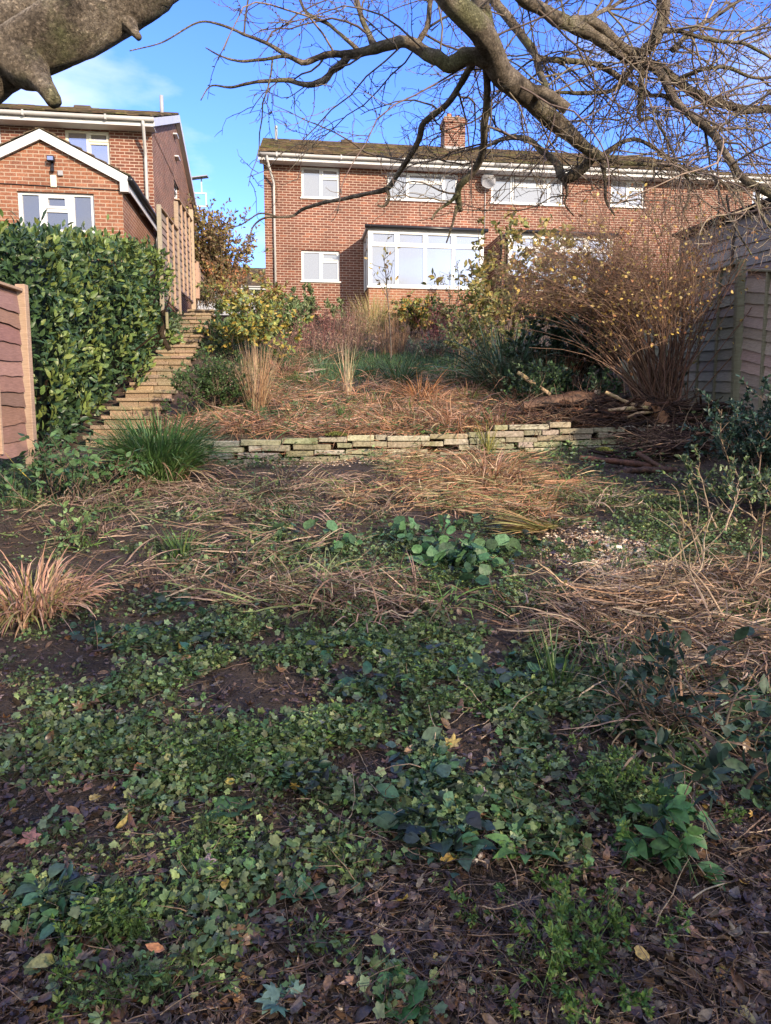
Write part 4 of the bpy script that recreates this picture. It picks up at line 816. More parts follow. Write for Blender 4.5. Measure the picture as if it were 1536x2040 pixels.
g = Geo(); put(g, 'oval', p, ax, nn, U(.09, .155, n), cols, .85, U(-.5, .1, n)); g.build('foliage', M['gloss'], hd, world=True)
ns = 26; ys = U(9.7, 14.9, ns); b0_ = np.stack([U(-5.1, -4.75, ns), ys, ground(-4.9, ys)], -1); q = grow(b0_, rdir(ns, 2.2), U(.8, 1.7, ns), 8, .2, (.05, 0, .2)); g = Geo(); tubes(g, q, taper(U(.018, .045, ns), .012, ns, 9), pick([(.14, .11, .08), (.10, .08, .06)], ns), 7)
tubes(g, spline([P(338, 700, 14.5), P(322, 665, 14.6), P(328, 645, 14.7), P(326, 620, 14.8)], 4)[None], np.full((1, 13), .05), (.20, .165, .15), 9)
g.build('stems', M['bark'], hd, world=True)
g = Geo(); q = P(333, 645, 14.6); box(g, q + (-.025, -.025, -.10), q + (.025, .025, .22), (.30, .27, .16), c=.008); tag(g.build('short_post', M['wood']), 'short greenish post at the top end of the laurel hedge', 'post')

# ------------------------------------------------------------------ plants: builders
GRN = [(.06, .11, .04), (.08, .14, .05), (.045, .085, .04)]; BLU = [(.12, .165, .062), (.15, .21, .08), (.09, .135, .055), (.19, .25, .12), (.10, .135, .075)]; LIME = [(.11, .19, .045), (.09, .17, .04), (.14, .20, .05)]
STRAW = [(.40, .26, .15), (.33, .20, .11), (.46, .34, .20), (.27, .14, .075)]; RUST = [(.42, .215, .12), (.33, .165, .09), (.50, .29, .165), (.25, .135, .085), (.36, .23, .16)]; BRN = [(.17, .115, .075), (.13, .085, .055), (.23, .165, .11), (.095, .062, .045)]; DKL = [(.03, .055, .032), (.022, .042, .028), (.04, .07, .04)]
def clump(name, label, cat, base, n, ln, wd, lean=(.05, .7), bend=(.3, 1.4), cols=GRN, rad=.12, tip=None, mat='leaf', seg=6, group=None, az=None, lie=None, pname='blades', kink=0, dead=0, pw=1.3):
    base = np.array(base, float); g = Geo()
    def go(n, cols, lean, bend, ln):
        a = U(0, 2 * math.pi, n) if az is None else U(*az, n); r = rad * np.sqrt(U(0, 1, n)); root = np.stack([base[0] + r * np.cos(a), base[1] + r * np.sin(a), np.zeros(n)], -1); root[:, 2] = ground(root[:, 0], root[:, 1]) - .02
        blades(g, root, a + rng.normal(size=n) * .35, U(*lean, n), U(*ln, n), U(*wd, n), U(*bend, n), pick(cols, n), seg, lie, tip=tip, kink=kink, pw=pw)
    go(n, cols, lean, bend, ln)
    if dead: go(dead, STRAW, (lean[1] * .7, lean[1] * 1.3), (bend[0] + .5, bend[1] + .8), ln)
    o = g.build(name, M[mat]); return tag(o, label, cat, group)
def shrub(name, label, cat, base, h, n, leafk, lsize, nleaf, lcols, scol=(.12, .085, .06), spread=.45, l2=6, l2len=.35, mat='leaf', trop=(0, 0, 0), rad=.1, r0=.008, wig=.14, lt=(.3, 1), tw=(.3, 1), group=None, lean=(0, 0), lnrm=.6, l2trop=(0, 0, .05), drop=0.0):
    base = np.array(base, float); root = empty(name, base, label, cat, group)
    d = rng.normal(size=(n, 3)) * spread + np.array([lean[0], lean[1], 1.0]); d[:, 2] = np.abs(d[:, 2]) + .2
    st = base + np.concatenate([rng.normal(size=(n, 2)) * rad, np.full((n, 1), -.04)], 1)
    Q = grow(st, d, h * U(.65, 1.1, n), 9, wig, trop); g = Geo(); tubes(g, Q, taper(r0, r0 * .3, n, 10), pick([scol], n, .25), 5)
    S = [Q]
    if l2:
        p, t, _ = sample(Q, n * l2, *tw); Q2 = grow(p, side_dirs(t, (.4, 1.1)), l2len * U(.4, 1.1, len(p)), 6, .2, l2trop); tubes(g, Q2, taper(r0 * .35, r0 * .14, len(p), 7), pick([scol], len(p), .25), 3); S = [Q2]
    g.build('stems', M['twig'], root, world=True)
    if nleaf:
        p, t, _ = sample(S[0], nleaf, *lt); g = Geo(); nl = len(p)
        put(g, leafk, p, norm(side_dirs(t, (.4, 1.2)) - np.array([0, 0, drop])), norm(rdir(nl, lnrm)), U(*lsize, nl), pick(lcols, nl), 1.0, U(-.6, .4, nl)); g.build('foliage', M[mat], root, world=True)
    return root
def scatter(blobs, extra=()):
    out = []
    for cx, cy, rx, ry, n in list(blobs) + list(extra):
        a = U(0, 2 * math.pi, n); r = np.sqrt(U(0, 1, n)) * (.75 + .5 * U(0, 1, n)); out.append(np.stack([cx + rx * r * np.cos(a), cy + ry * r * np.sin(a)], -1))
    q = np.concatenate(out); q = q[(q[:, 1] > 600) & (q[:, 1] < 2300)]; return G(q[:, 0], q[:, 1])

# ------------------------------------------------------------------ leaf litter and twigs on the near ground (beyond count)
def rect_px(x0, x1, y0, y1, n): return G(U(x0, x1, n), U(y0, y1, n))
g = Geo(); p = np.concatenate([rect_px(-500, 2036, 1180, 2350, 22000), rect_px(-1600, -300, 1000, 2300, 2500), rect_px(1900, 3200, 1000, 2300, 3500), rect_px(-300, 1836, 940, 1200, 3500), rect_px(250, 1500, 620, 870, 2500), rect_px(1000, 1536, 890, 1200, 2600), rect_px(1000, 1450, 790, 880, 1500)])
p[:, :2] += rng.normal(size=(len(p), 2)) * .01; bare = np.exp(-((p[:, 0] + .62) / .22) ** 2 - ((p[:, 1] - 2.15) / .5) ** 2); p = p[U(0, 1, len(p)) > bare * .85]; n = len(p)
dm_ = 1.0; lc = pick([(.085, .056, .048), (.065, .044, .042), (.13, .08, .058), (.055, .042, .038), (.19, .115, .06), (.12, .08, .058), (.16, .13, .10)], n, .3) * [.86, .80, .72]
hot = U(0, 1, n); lc = np.where((hot > .985)[:, None], pick([(.36, .22, .05), (.42, .30, .08), (.30, .24, .09)], n), lc); lc = np.where(((hot > .965) & (hot < .985))[:, None], pick([(.26, .15, .09), (.32, .22, .18)], n), lc)
far_ = 1.0
p[:, 2] += U(.002, .022, n); third = n // 3
for k, kind in enumerate(('lobed', 'oak', 'oval')):
    s = slice(k * third, (k + 1) * third if k < 2 else n)
    idx = np.arange(n) % 3 == k; m_ = idx.sum(); put(g, kind, p[idx], rdir(m_, 0) * [1, 1, .25], rdir(m_, 2.6), (.015 + .038 * U(0, 1, m_) ** 1.6) * (1.25 if kind == 'oval' else 1), lc[idx], U(.7, 1.1, m_), U(-1.4, 1.4, m_))
p = np.concatenate([rect_px(-500, 2036, 1150, 2350, 22000), rect_px(-300, 1836, 900, 1250, 9000)]); n = len(p); p[:, 2] += U(0, .012, n); put(g, 'rh', p, rdir(n, 0) * [1, 1, .4], rdir(n, 1.5), U(.006, .024, n), pick([(.09, .06, .045), (.055, .04, .034), (.14, .10, .07), (.20, .15, .11), (.04, .03, .026)], n, .3), U(.3, 1.3, n), U(-1, 1, n))
tag(g.build('leaf_litter', M['litter']), 'dark wet fallen leaves carpeting the near soil', 'leaf litter', kind='stuff')
g = Geo(); p = np.concatenate([rect_px(-400, 1936, 1350, 2300, 5000), rect_px(-200, 1700, 1000, 1400, 2600), rect_px(700, 1900, 1550, 2250, 3000)]); n = len(p); p[:, 2] += U(.004, .03, n)
q = grow(p, rdir(n, 0) * [1, 1, .18], U(.02, .16, n), 4, .16); gz = ground(q[..., 0], q[..., 1]) + .003; q[..., 2] = np.maximum(q[..., 2], gz)
tubes(g, q, taper(U(.0007, .0026, n), .0006, n, 5), pick([(.10, .065, .045), (.055, .035, .028), (.19, .125, .075), (.04, .027, .022)], n, .3), 4)
n = 60; p = rect_px(600, 1536, 1400, 2000, n); q = grow(p + [0, 0, .015], rdir(n, .12) * [1, 1, .4], U(.10, .38, n), 8, .16); q[..., 2] = np.maximum(q[..., 2], ground(q[..., 0], q[..., 1]) + .004); tubes(g, q, taper(U(.0018, .0035, n), .0010, n, 9), pick([(.34, .26, .17), (.24, .17, .11)], n), 5)
tag(g.build('twig_litter', M['litter']), 'broken twigs and stalks strewn over the near soil', 'twig litter', kind='stuff')

# ------------------------------------------------------------------ green ground cover
def cover(name, label, blobs, kind, size, cols, h=(.01, .06), mat='leaf', per=5, spread=.03, nup=1.4, wid=1.0, stalk=True, cat='ground cover', sc=(.07, .11, .04)):
    c = scatter(blobs); v_ = .5 + .55 * (vnoise(c[:, 0], c[:, 1], 2.6, 11) - .5) + .9 * (vnoise(c[:, 0], c[:, 1], 8, 12) - .5) + U(-.2, .2, len(c)) - .09 * sm(3.3, 2.0, c[:, 1]); c = c[v_ > .50]; m_ = len(c); p = np.repeat(c, per, 0); n = len(p); a = U(0, 2 * math.pi, n); r = spread * np.sqrt(U(0, 1, n)); base = p.copy()
    p[:, 0] += r * np.cos(a); p[:, 1] += r * np.sin(a); p[:, 2] = ground(p[:, 0], p[:, 1]) + U(*h, n); ax = np.stack([np.cos(a), np.sin(a), U(-.3, .35, n)], -1) + rng.normal(size=(n, 3)) * .3; g = Geo()
    tint = np.repeat(U(.6, 1.4, m_), per)[:, None] * (1 + U(-.12, .12, (n, 3)) * [1.6, .6, 1]); size = (size[0] * .7, size[1] * 1.1)
    put(g, kind, p, ax, rdir(n, nup), U(*size, n), pick(cols, n) * tint, wid, U(-.8, .6, n))
    if stalk: tubes(g, np.stack([base, (base + p) / 2 + [0, 0, .006], p], 1), np.full((n, 3), .0007), sc, 3)
    return tag(g.build(name, M[mat]), label, cat, kind='stuff')
A = [(2350, 1500, 450, 350, 500), (-800, 1500, 450, 350, 300), (150, 1570, 260, 110, 600), (380, 1400, 330, 120, 750), (650, 1330, 320, 120, 700), (700, 1490, 230, 110, 480), (850, 1580, 190, 70, 260), (1050, 1500, 240, 130, 520), (1000, 1650, 170, 100, 160), (550, 1240, 340, 60, 420), (900, 1240, 240, 70, 330), (900, 1120, 280, 90, 620), (500, 1010, 130, 50, 400), (620, 1080, 200, 60, 350), (300, 1060, 120, 50, 160), (1150, 1060, 120, 60, 160), (450, 1110, 160, 40, 160), (700, 1060, 230, 50, 300),
     (1200, 1560, 220, 140, 420), (600, 1770, 140, 70, 110), (150, 1900, 150, 110, 130), (380, 1840, 130, 130, 110), (700, 1950, 180, 90, 120), (1130, 1330, 200, 80, 350), (1450, 1230, 160, 110, 350), (1430, 1500, 200, 150, 380), (1250, 1370, 250, 70, 300), (300, 1150, 300, 80, 200), (-250, 1600, 300, 300, 500), (1800, 1500, 250, 300, 400), (1400, 1120, 150, 60, 220), (150, 1000, 200, 60, 200)]
cover('creeping_groundcover', 'low lobed green leaves creeping over the shaded near soil', A, 'lobe', (.015, .038), BLU + [(.06, .12, .045), (.08, .14, .06)], (.008, .055), per=5, spread=.055)
A2 = [(768, 1080, 800, 120, 1500), (768, 1430, 850, 240, 3200), (500, 1800, 650, 200, 1100), (1000, 1300, 500, 120, 700), (560, 1000, 300, 60, 500), (1300, 1000, 200, 70, 400), (100, 1330, 300, 120, 500), (1280, 975, 170, 50, 700), (1220, 1030, 200, 40, 500), (1400, 1060, 150, 60, 400)]
cover('creeping_weeds', 'fine pale green seedling leaves spread thinly between litter over the whole lower bed', A2, 'lobe', (.010, .024), [(.14, .20, .065), (.17, .23, .085), (.10, .16, .055), (.20, .25, .09)], (.004, .04), per=5, spread=.05, nup=1.1)
B = [(650, 1390, 300, 90, 420), (330, 1330, 260, 70, 260), (480, 1500, 240, 70, 260), (1130, 1860, 120, 90, 330), (230, 1870, 60, 120, 130), (1000, 1140, 240, 60, 320), (1260, 1540, 140, 100, 330), (700, 1840, 100, 120, 130), (1450, 1190, 110, 60, 200), (430, 1700, 80, 60, 60), (250, 1960, 120, 70, 90), (920, 1440, 200, 80, 200), (1350, 1160, 200, 50, 240), (820, 1320, 160, 60, 160), (650, 1260, 200, 60, 160)]
cover('fine_weeds', 'fine bright green seedlings and cleavers between the broader leaves', B, 'rh', (.012, .026), LIME + [(.08, .15, .05)], (.01, .07), per=9, spread=.04, nup=.7, wid=.8)
Cc = [(460, 1215, 180, 40, 50), (1010, 1350, 80, 40, 40), (880, 1680, 120, 60, 40), (120, 1820, 70, 40, 16), (930, 1100, 180, 60, 70), (620, 1560, 60, 40, 16), (820, 1560, 120, 60, 40), (1300, 1460, 120, 80, 50), (280, 1290, 200, 40, 50), (950, 1550, 60, 40, 16), (1450, 1430, 100, 90, 60), (700, 1340, 240, 60, 60)]
cover('broad_leaf_cover', 'scattered broader dark green leaves lying over the soil', Cc, 'oval', (.045, .085), [(.035, .08, .05), (.05, .10, .055), (.04, .06, .05)], (.015, .06), 'gloss', 5, .06, 1.2, 1.15)
cover('bergenia_leaves', 'patch of rounded pale green leaves in the middle of the lower bed', [(880, 1090, 110, 40, 34), (640, 1080, 70, 30, 22), (960, 1130, 80, 40, 16)], 'round', (.07, .12), [(.06, .13, .06), (.08, .16, .07)], (.03, .12), 'leaf', 4, .08, .7, .8)
# mid garden cover on the bank
cover('bank_weeds', 'mixed low green weeds growing through the planted bank', [(620, 840, 200, 30, 200), (900, 850, 160, 40, 200), (380, 640, 40, 40, 250), (430, 690, 50, 30, 250), (1150, 770, 140, 50, 400), (430, 820, 60, 20, 80), (345, 650, 22, 35, 260), (1000, 780, 100, 60, 260), (580, 930, 260, 14, 130), (1230, 900, 160, 30, 160), (1100, 940, 160, 40, 160), (100, 960, 120, 50, 300), (1450, 880, 100, 60, 200)], 'oval', (.03, .06), GRN + LIME[:1] + BLU, (.02, .14), per=6, spread=.09, nup=.5)
# lawn on the upper terrace
g = Geo(); p = scatter([(760, 722, 230, 42, 6500), (600, 745, 110, 34, 2400), (900, 740, 200, 44, 3600), (740, 790, 260, 40, 1500), (1000, 790, 160, 40, 1200), (480, 830, 120, 20, 300), (560, 700, 120, 30, 900), (1100, 740, 120, 40, 900), (50, 975, 90, 45, 1300), (1180, 1300, 150, 70, 120)]); n = len(p)
blades(g, p, U(0, 6.28, n), U(.1, .8, n), U(.06, .16, n), U(.006, .011, n), U(.2, 1.2, n), pick([(.07, .16, .06), (.05, .12, .05), (.10, .18, .06), (.16, .15, .07)], n), 3); tag(g.build('lawn_grass', M['leaf']), 'long green lawn grass on the upper terrace', 'grass', kind='stuff')

# ------------------------------------------------------------------ dead straw mats
MIX = [(.16, .20, .08), (.22, .22, .09)]
def mat_of(name, label, blobs, cols, ln=(.25, .7), wd=(.008, .02), az=None, lift=.06, mat='straw', seg=7):
    g = Geo(); p = scatter([(a_, b_, c_, d_, int(e_ * 1.7)) for a_, b_, c_, d_, e_ in blobs]); n = len(p); k = vnoise(p[:, 0], p[:, 1], 1.7, 21); a = (U(0, 6.28, n) * .35 + k * 9) if az is None else rng.normal(size=n) * az[1] + az[0]
    blades(g, p + [0, 0, .005], a, U(.7, 1.5, n), U(*ln, n) * U(.3, 1, n), U(*wd, n) * U(.35, .95, n), U(.2, 1.0, n), pick(cols, n, .3), seg, U(.004, lift, n), 1.2, kink=.25)
    c = p[rng.choice(n, max(n // 60, 3), replace=False)]; q = np.repeat(c, 22, 0) + rng.normal(size=(len(c) * 22, 3)) * [.05, .05, 0]; m_ = len(q); tc_ = np.repeat(pick(cols + cols + GRN[:1] + LIME[:1], len(c), .3), 22, 0) * U(.75, 1.25, (m_, 1))
    blades(g, q, U(0, 6.28, m_), U(.3, 1.3, m_), U(.4, 1, m_) * ln[1] * .8, U(*wd, m_) * .8, U(.6, 2.2, m_), tc_, 6, .01, .6, kink=.3); return tag(g.build(name, M[mat]), label, 'dead straw', kind='stuff')
mat_of('dead_straw', 'rust brown flattened dead leaves over the bank above the low wall', [(760, 800, 240, 40, 900), (620, 830, 260, 30, 600), (420, 850, 110, 18, 350), (900, 830, 180, 35, 900), (540, 780, 110, 40, 450), (620, 858, 260, 8, 500), (960, 846, 200, 9, 400), (760, 850, 260, 14, 400), (600, 720, 60, 30, 200), (1010, 800, 90, 50, 320), (850, 770, 100, 30, 300)], RUST + BRN[:1] + MIX[:1] + [(.42, .30, .22)], (.25, .65), (.010, .022), lift=.12)
mat_of('dead_straw', 'sunlit tan straw spread on the lower bed below the wall', [(960, 955, 160, 40, 800), (900, 1000, 220, 40, 700), (1000, 1000, 120, 50, 500), (820, 930, 90, 20, 250), (1085, 975, 80, 34, 200), (1000, 940, 60, 20, 60)], STRAW + MIX + RUST[:2], (.2, .5), (.007, .018), lift=.14)
mat_of('dead_straw', 'brown flattened dead blades across the left and middle of the lower bed', [(560, 975, 220, 28, 330), (300, 1010, 200, 40, 260), (520, 1060, 200, 50, 300), (400, 1150, 200, 50, 170), (600, 1190, 240, 40, 420), (700, 1000, 150, 40, 200), (150, 1060, 130, 40, 130), (760, 1210, 150, 40, 120)], BRN + [(.30, .21, .15), (.38, .28, .20), (.26, .17, .13)] + MIX[:1], (.2, .55), (.008, .018), lift=.07)
mat_of('dead_straw', 'grey brown limp blades heaped around the lower right of the garden', [(1280, 1200, 160, 50, 300), (1400, 1240, 160, 80, 420), (1200, 1240, 180, 60, 260), (1450, 1330, 130, 60, 200), (1100, 1060, 80, 20, 40), (1350, 1400, 150, 80, 160), (1480, 1180, 100, 60, 200), (1150, 1010, 160, 30, 140)], BRN + [(.34, .25, .18), (.42, .31, .21)] + STRAW[:2], (.2, .5), (.007, .016), lift=.13)

g = Geo(); n = 1900; x = U(-2.7, 3.4, n); y = wall_y(x) + U(.10, .55, n); p = np.stack([x, y, ground(x, y) + .01], -1); a = rng.normal(size=n) * .5 + np.where(U(0, 1, n) < .5, 0, math.pi); f_ = U(0, 1, n) < .25; a = np.where(f_, -1.6 + rng.normal(size=n) * .5, a)
blades(g, p, a, U(.9, 1.5, n), U(.15, .5, n), U(.006, .016, n), U(.1, .9, n), pick(RUST + BRN[:1] + GRN[:1], n, .3), 7, U(.004, .08, n), 1.2, kink=.25); tag(g.build('dead_straw', M['straw']), 'rusty dead blades lying along the top edge of the low wall', 'dead straw', kind='stuff')
# ------------------------------------------------------------------ individual clumps
C_ = clump
C_('grass_tussock', 'big lush green grassy tussock in front of the left end of the wall', 'grass tussock', G1(318, 955), 1150, (.45, .95), (.014, .024), (.03, .8), (.3, 1.6), [(.11, .22, .06), (.14, .26, .075), (.08, .16, .045), (.21, .30, .11)], .26, dead=90)
C_('straw_tuft', 'rust pink grass tuft by the left edge of the photo', 'straw tuft', G1(60, 1215), 560, (.2, .48), (.009, .016), (.05, .9), (.6, 2.2), [(.46, .26, .18), (.52, .33, .23), (.36, .21, .13), (.24, .22, .08)], .26, mat='straw', dead=60)
C_('iris_tuft', 'small green iris tuft among brown blades left of centre', 'green tuft', G1(362, 1105), 60, (.16, .30), (.010, .016), (.05, .5), (.1, .8), LIME + GRN, .07)
C_('straw_sheaf', 'tall stiff sheaf of pale straw stalks on the bank above the wall', 'straw sheaf', G1(512, 818), 170, (.7, 1.15), (.007, .012), (.0, .42), (-.05, .25), STRAW[:3], .12, mat='straw', dead=70, seg=5)
C_('straw_stalks', 'few pale upright stalks standing alone mid bank', 'straw stalks', G1(693, 795), 14, (.75, 1.05), (.008, .012), (.0, .22), (-.05, .1), [(.52, .42, .26)], .05, mat='straw', dead=14)
C_('iris_tuft', 'green iris tuft in front of the pale stalks on the bank', 'green tuft', G1(683, 838), 60, (.2, .36), (.010, .016), (.05, .5), (.1, .9), GRN + LIME, .08)
C_('grass_tuft', 'bright lime grass tuft on the rusty bank', 'green tuft', G1(645, 782), 80, (.12, .24), (.006, .011), (.1, .9), (.3, 1), LIME, .09)
C_('iris_clump', 'dark green arching iris clump with tan tips mid bank', 'iris clump', G1(795, 770), 130, (.4, .75), (.014, .022), (.1, .8), (.3, 1.2), GRN, .15, dead=40)
C_('orange_tuft', 'orange brown dead iris tuft on the right of the bank', 'straw tuft', G1(838, 800), 120, (.3, .7), (.012, .02), (.1, .9), (.6, 1.6), [(.42, .20, .09), (.36, .18, .09)], .15, mat='straw')
C_('straw_tuft', 'tan arching tuft at the top of the wall right of the gap', 'straw tuft', G1(900, 858), 160, (.3, .6), (.012, .02), (.2, 1.1), (.6, 1.9), RUST + STRAW, .2, mat='straw', kink=.3)
C_('straw_tuft', 'tan and green arching tuft on the wall top near the logs', 'straw tuft', G1(990, 855), 110, (.3, .65), (.011, .018), (.2, 1.1), (.6, 1.9), RUST + LIME[:1], .16, mat='straw', kink=.3)
C_('hanging_straw', 'bunch of rust blades hanging down over the wall face', 'straw tuft', (P(782, 862, 9.02)), 60, (.25, .42), (.012, .02), (1.3, 1.9), (.9, 1.3), RUST, .06, mat='straw', az=(-2.2, -.9))
C_('hanging_straw', 'smaller bunch of pinkish blades drooping over the right of the wall', 'straw tuft', (P(1120, 862, 9.2)), 46, (.22, .36), (.010, .018), (1.2, 1.9), (.9, 1.3), [(.42, .25, .16), (.32, .17, .10)], .05, mat='straw', az=(-2.4, -.7))
C_('straw_tuft', 'sunlit coppery mound of dead blades in front of the wall', 'straw tuft', G1(975, 965), 420, (.25, .6), (.009, .016), (.2, 1.3), (.5, 1.7), STRAW + RUST, .26, mat='straw', kink=.3)
C_('iris_fan', 'fan of half green blades flattened to the left near the gravel patch', 'iris clump', G1(1115, 1065), 90, (.3, .6), (.016, .026), (1.0, 1.45), (.1, .6), [(.30, .26, .09), (.40, .25, .11), (.20, .20, .07)], .08, az=(2.7, 3.6), lie=.05)
C_('straw_tuft', 'large limp heap of grey tan blades right of centre', 'straw tuft', G1(1240, 1265), 380, (.25, .6), (.008, .016), (.5, 1.4), (.9, 2.2), BRN + [(.38, .27, .18), (.30, .21, .14)], .28, mat='straw', kink=.35)
C_('straw_tuft', 'drooping brown tuft under the bramble on the right', 'straw tuft', G1(1330, 1460), 120, (.25, .5), (.008, .014), (.3, 1.3), (.9, 2.0), BRN + [(.30, .24, .12)], .12, mat='straw')
C_('straw_fan', 'small splayed fan of pale grey blades in the middle of the bed', 'straw tuft', G1(640, 1190), 46, (.16, .34), (.014, .022), (.8, 1.4), (.2, .9), [(.34, .27, .22), (.28, .2, .16)], .06, mat='straw', lie=.03, az=(-2.8, -.3))
C_('grass_tuft', 'thin green blades beside the limp heap', 'green tuft', G1(1110, 1370), 26, (.2, .36), (.008, .012), (.05, .4), (.1, .5), LIME + GRN, .05)
C_('grass_tuft', 'upright green blades in the shade below the limp heap', 'green tuft', G1(1220, 1360), 40, (.14, .26), (.007, .011), (.05, .5), (.1, .6), GRN + LIME, .08)
C_('grass_tuft', 'green blades at the foot of the wall log', 'green tuft', G1(1215, 1005), 50, (.14, .3), (.007, .012), (.2, .9), (.1, .9), LIME, .1)
C_('grass_tuft', 'light green blades right of the coppery mound', 'green tuft', G1(1095, 1005), 90, (.16, .34), (.007, .012), (.2, 1.1), (.3, 1.2), LIME + STRAW[:1], .18)
C_('grass_tuft', 'yellow green upright blades in front of the wall', 'green tuft', G1(972, 905), 60, (.25, .5), (.008, .013), (.05, .6), (.1, .8), [(.30, .28, .08), (.20, .22, .06)], .08)
# upper border
C_('grass_tuft', 'tall golden grass in the border below the house wall', 'ornamental grass', G1(742, 660), 420, (.6, 1.25), (.010, .018), (.02, .45), (.1, .9), [(.36, .27, .11), (.22, .22, .08), (.42, .31, .16)], .42, mat='straw')
C_('strap_clump', 'dark green spiky strap leaves against the sun room base', 'iris clump', G1(790, 622), 150, (.5, .9), (.02, .034), (.05, .8), (.1, .9), GRN, .18)
C_('strap_clump', 'second green strap clump right of the golden border grass', 'iris clump', G1(855, 645), 170, (.5, .95), (.014, .024), (.05, .7), (.1, .9), [(.05, .10, .035), (.09, .14, .05)], .3)
C_('phormium', 'large dark blue green sword leaved clump in front of the sun room', 'phormium', (1.95, 12.0, .5), 300, (.7, 1.45), (.02, .036), (.03, .85), (.2, 1.4), [(.08, .14, .075), (.11, .18, .11), (.05, .09, .05)], .30, mat='gloss', dead=20)
C_('brown_stems', 'brown seeded stems below the sapling', 'stem clump', G1(782, 705), 260, (.5, 1.0), (.006, .011), (.0, .4), (-.1, .3), [(.24, .14, .09), (.34, .20, .11)], .34, mat='straw')
C_('brown_stems', 'dull purple brown stems in the middle of the border', 'stem clump', G1(700, 690), 260, (.6, 1.1), (.006, .011), (.0, .3), (-.1, .3), [(.22, .14, .10), (.30, .20, .14)], .4, mat='straw')
C_('straw_tuft', 'orange stiff stalks right of the bank by the phormium', 'straw tuft', G1(965, 770), 60, (.35, .7), (.01, .016), (.0, .3), (0, .3), [(.50, .30, .12)], .08, mat='straw')
C_('brown_stems', 'rusty fine stems below the arching twiggy bush', 'stem clump', G1(1105, 790), 420, (.4, .9), (.005, .010), (.0, .5), (-.1, .6), RUST, .32, mat='straw')
C_('straw_tuft', 'pinkish dead clump at the left end of the lawn', 'straw tuft', G1(570, 745), 200, (.3, .6), (.01, .018), (.3, 1.2), (.6, 1.8), [(.30, .16, .11), (.24, .13, .09)], .25, mat='straw')
for k_, (px_, py_, n_, l_, c_, lb_) in enumerate([(738, 748, 240, (.2, .45), GRN, 'rounded blue green grass mound at the middle of the lawn edge'), (600, 765, 120, (.15, .32), LIME, 'light green grass mound at the left of the lawn edge'), (905, 765, 160, (.2, .45), GRN + STRAW[:1], 'mixed green and tan tuft at the right of the lawn edge'),
    (560, 800, 70, (.15, .3), RUST + GRN[:1], 'small rusty tuft right of the straw sheaf'), (870, 815, 140, (.25, .5), [(.46, .26, .13)] + RUST, 'bright rust tuft below the orange one'), (930, 800, 120, (.2, .45), LIME + RUST, 'green and rust tuft left of the leaning pale pole'), (820, 840, 110, (.2, .45), [(.50, .26, .12)] + RUST, 'bright rust tuft just above the middle of the wall'), (745, 812, 90, (.2, .4), RUST + LIME[:1], 'rust and green tuft right of the pale stalks'), (590, 832, 80, (.2, .4), RUST + GRN, 'low rusty tuft above the left half of the wall'), (440, 790, 80, (.2, .4), STRAW + GRN, 'straggly tan tuft beside the feathery shrub'), (640, 735, 110, (.25, .5), [(.16, .22, .12)], 'silvery green tuft behind the light mound'), (1055, 805, 130, (.2, .45), RUST + GRN, 'rusty tuft leaning over the dark log'), (690, 720, 150, (.25, .55), GRN + BRN, 'dull green tuft at the back of the lawn')]):
    C_('grass_mound', lb_, 'grass mound', G1(px_, py_), n_, l_, (.008, .016), (.1, 1.1), (.4, 1.5), c_, .2)
S_ = shrub
for px_, py_, h_, n_, ls_, c_, sc_, lb_ in [(645, 696, .95, 46, 1500, [(.26, .12, .10), (.34, .20, .13), (.19, .10, .08)], (.22, .10, .085), 'dark red seed headed stems left of the border'), (580, 706, .6, 36, 700, [(.26, .13, .11), (.33, .2, .14)], (.24, .13, .10), 'low red brown stems beside the yellow shrub'),
    (902, 706, 1.2, 60, 1500, [(.28, .09, .09), (.36, .18, .13), (.20, .08, .07)], (.24, .08, .075), 'dense crimson stems right of the border'), (680, 712, .55, 30, 600, [(.24, .15, .12), (.30, .2, .13)], (.2, .13, .1), 'low mauve brown stems at the back edge of the lawn'), (735, 690, .8, 36, 900, [(.2, .2, .1), (.32, .22, .12)], (.24, .15, .1), 'olive brown seeded stems under the golden grass')]:
    S_('red_stems', lb_, 'stem clump', G1(px_, py_), h_, n_, 'rh', (.03, .06), ls_, c_, sc_, spread=.22, l2=5, l2len=.22, rad=.34, r0=.006, wig=.08)
S_('yellow_shrub', 'yellow and green leafed shrub to the right of the top of the steps', 'shrub', G1(505, 722), 1.3, 26, 'oval', (.07, .13), 2400, [(.20, .24, .06), (.34, .32, .08), (.12, .17, .06), (.42, .30, .06), (.15, .20, .08)], spread=.36, l2=7, l2len=.34, rad=.34, drop=.3)
S_('yellow_shrub', 'taller olive and gold shrub close to the house corner', 'shrub', G1(492, 652), 1.2, 20, 'oval', (.07, .12), 1500, [(.30, .28, .07), (.17, .19, .06), (.22, .12, .05)], spread=.30, l2=6, l2len=.32, rad=.4, drop=.2)
S_('green_shrub', 'pale variegated green shrub below the house corner', 'shrub', G1(560, 672), 1.0, 26, 'oval', (.08, .13), 3400, [(.16, .22, .09), (.09, .15, .05), (.24, .27, .13)], spread=.42, l2=7, l2len=.28, rad=.4)
S_('fern_shrub', 'dense dark green feathery shrub beside the lower steps', 'shrub', G1(428, 826), .92, 46, 'rh', (.03, .055), 7800, [(.035, .07, .025), (.06, .11, .035), (.09, .15, .05)], spread=.48, l2=9, l2len=.24, rad=.14)
S_('green_shrub', 'leafy green shrub on the left side of the border', 'shrub', G1(615, 650), 1.0, 26, 'oval', (.07, .12), 3000, [(.10, .15, .06), (.16, .19, .08)], spread=.45, l2=7, l2len=.26, rad=.4)
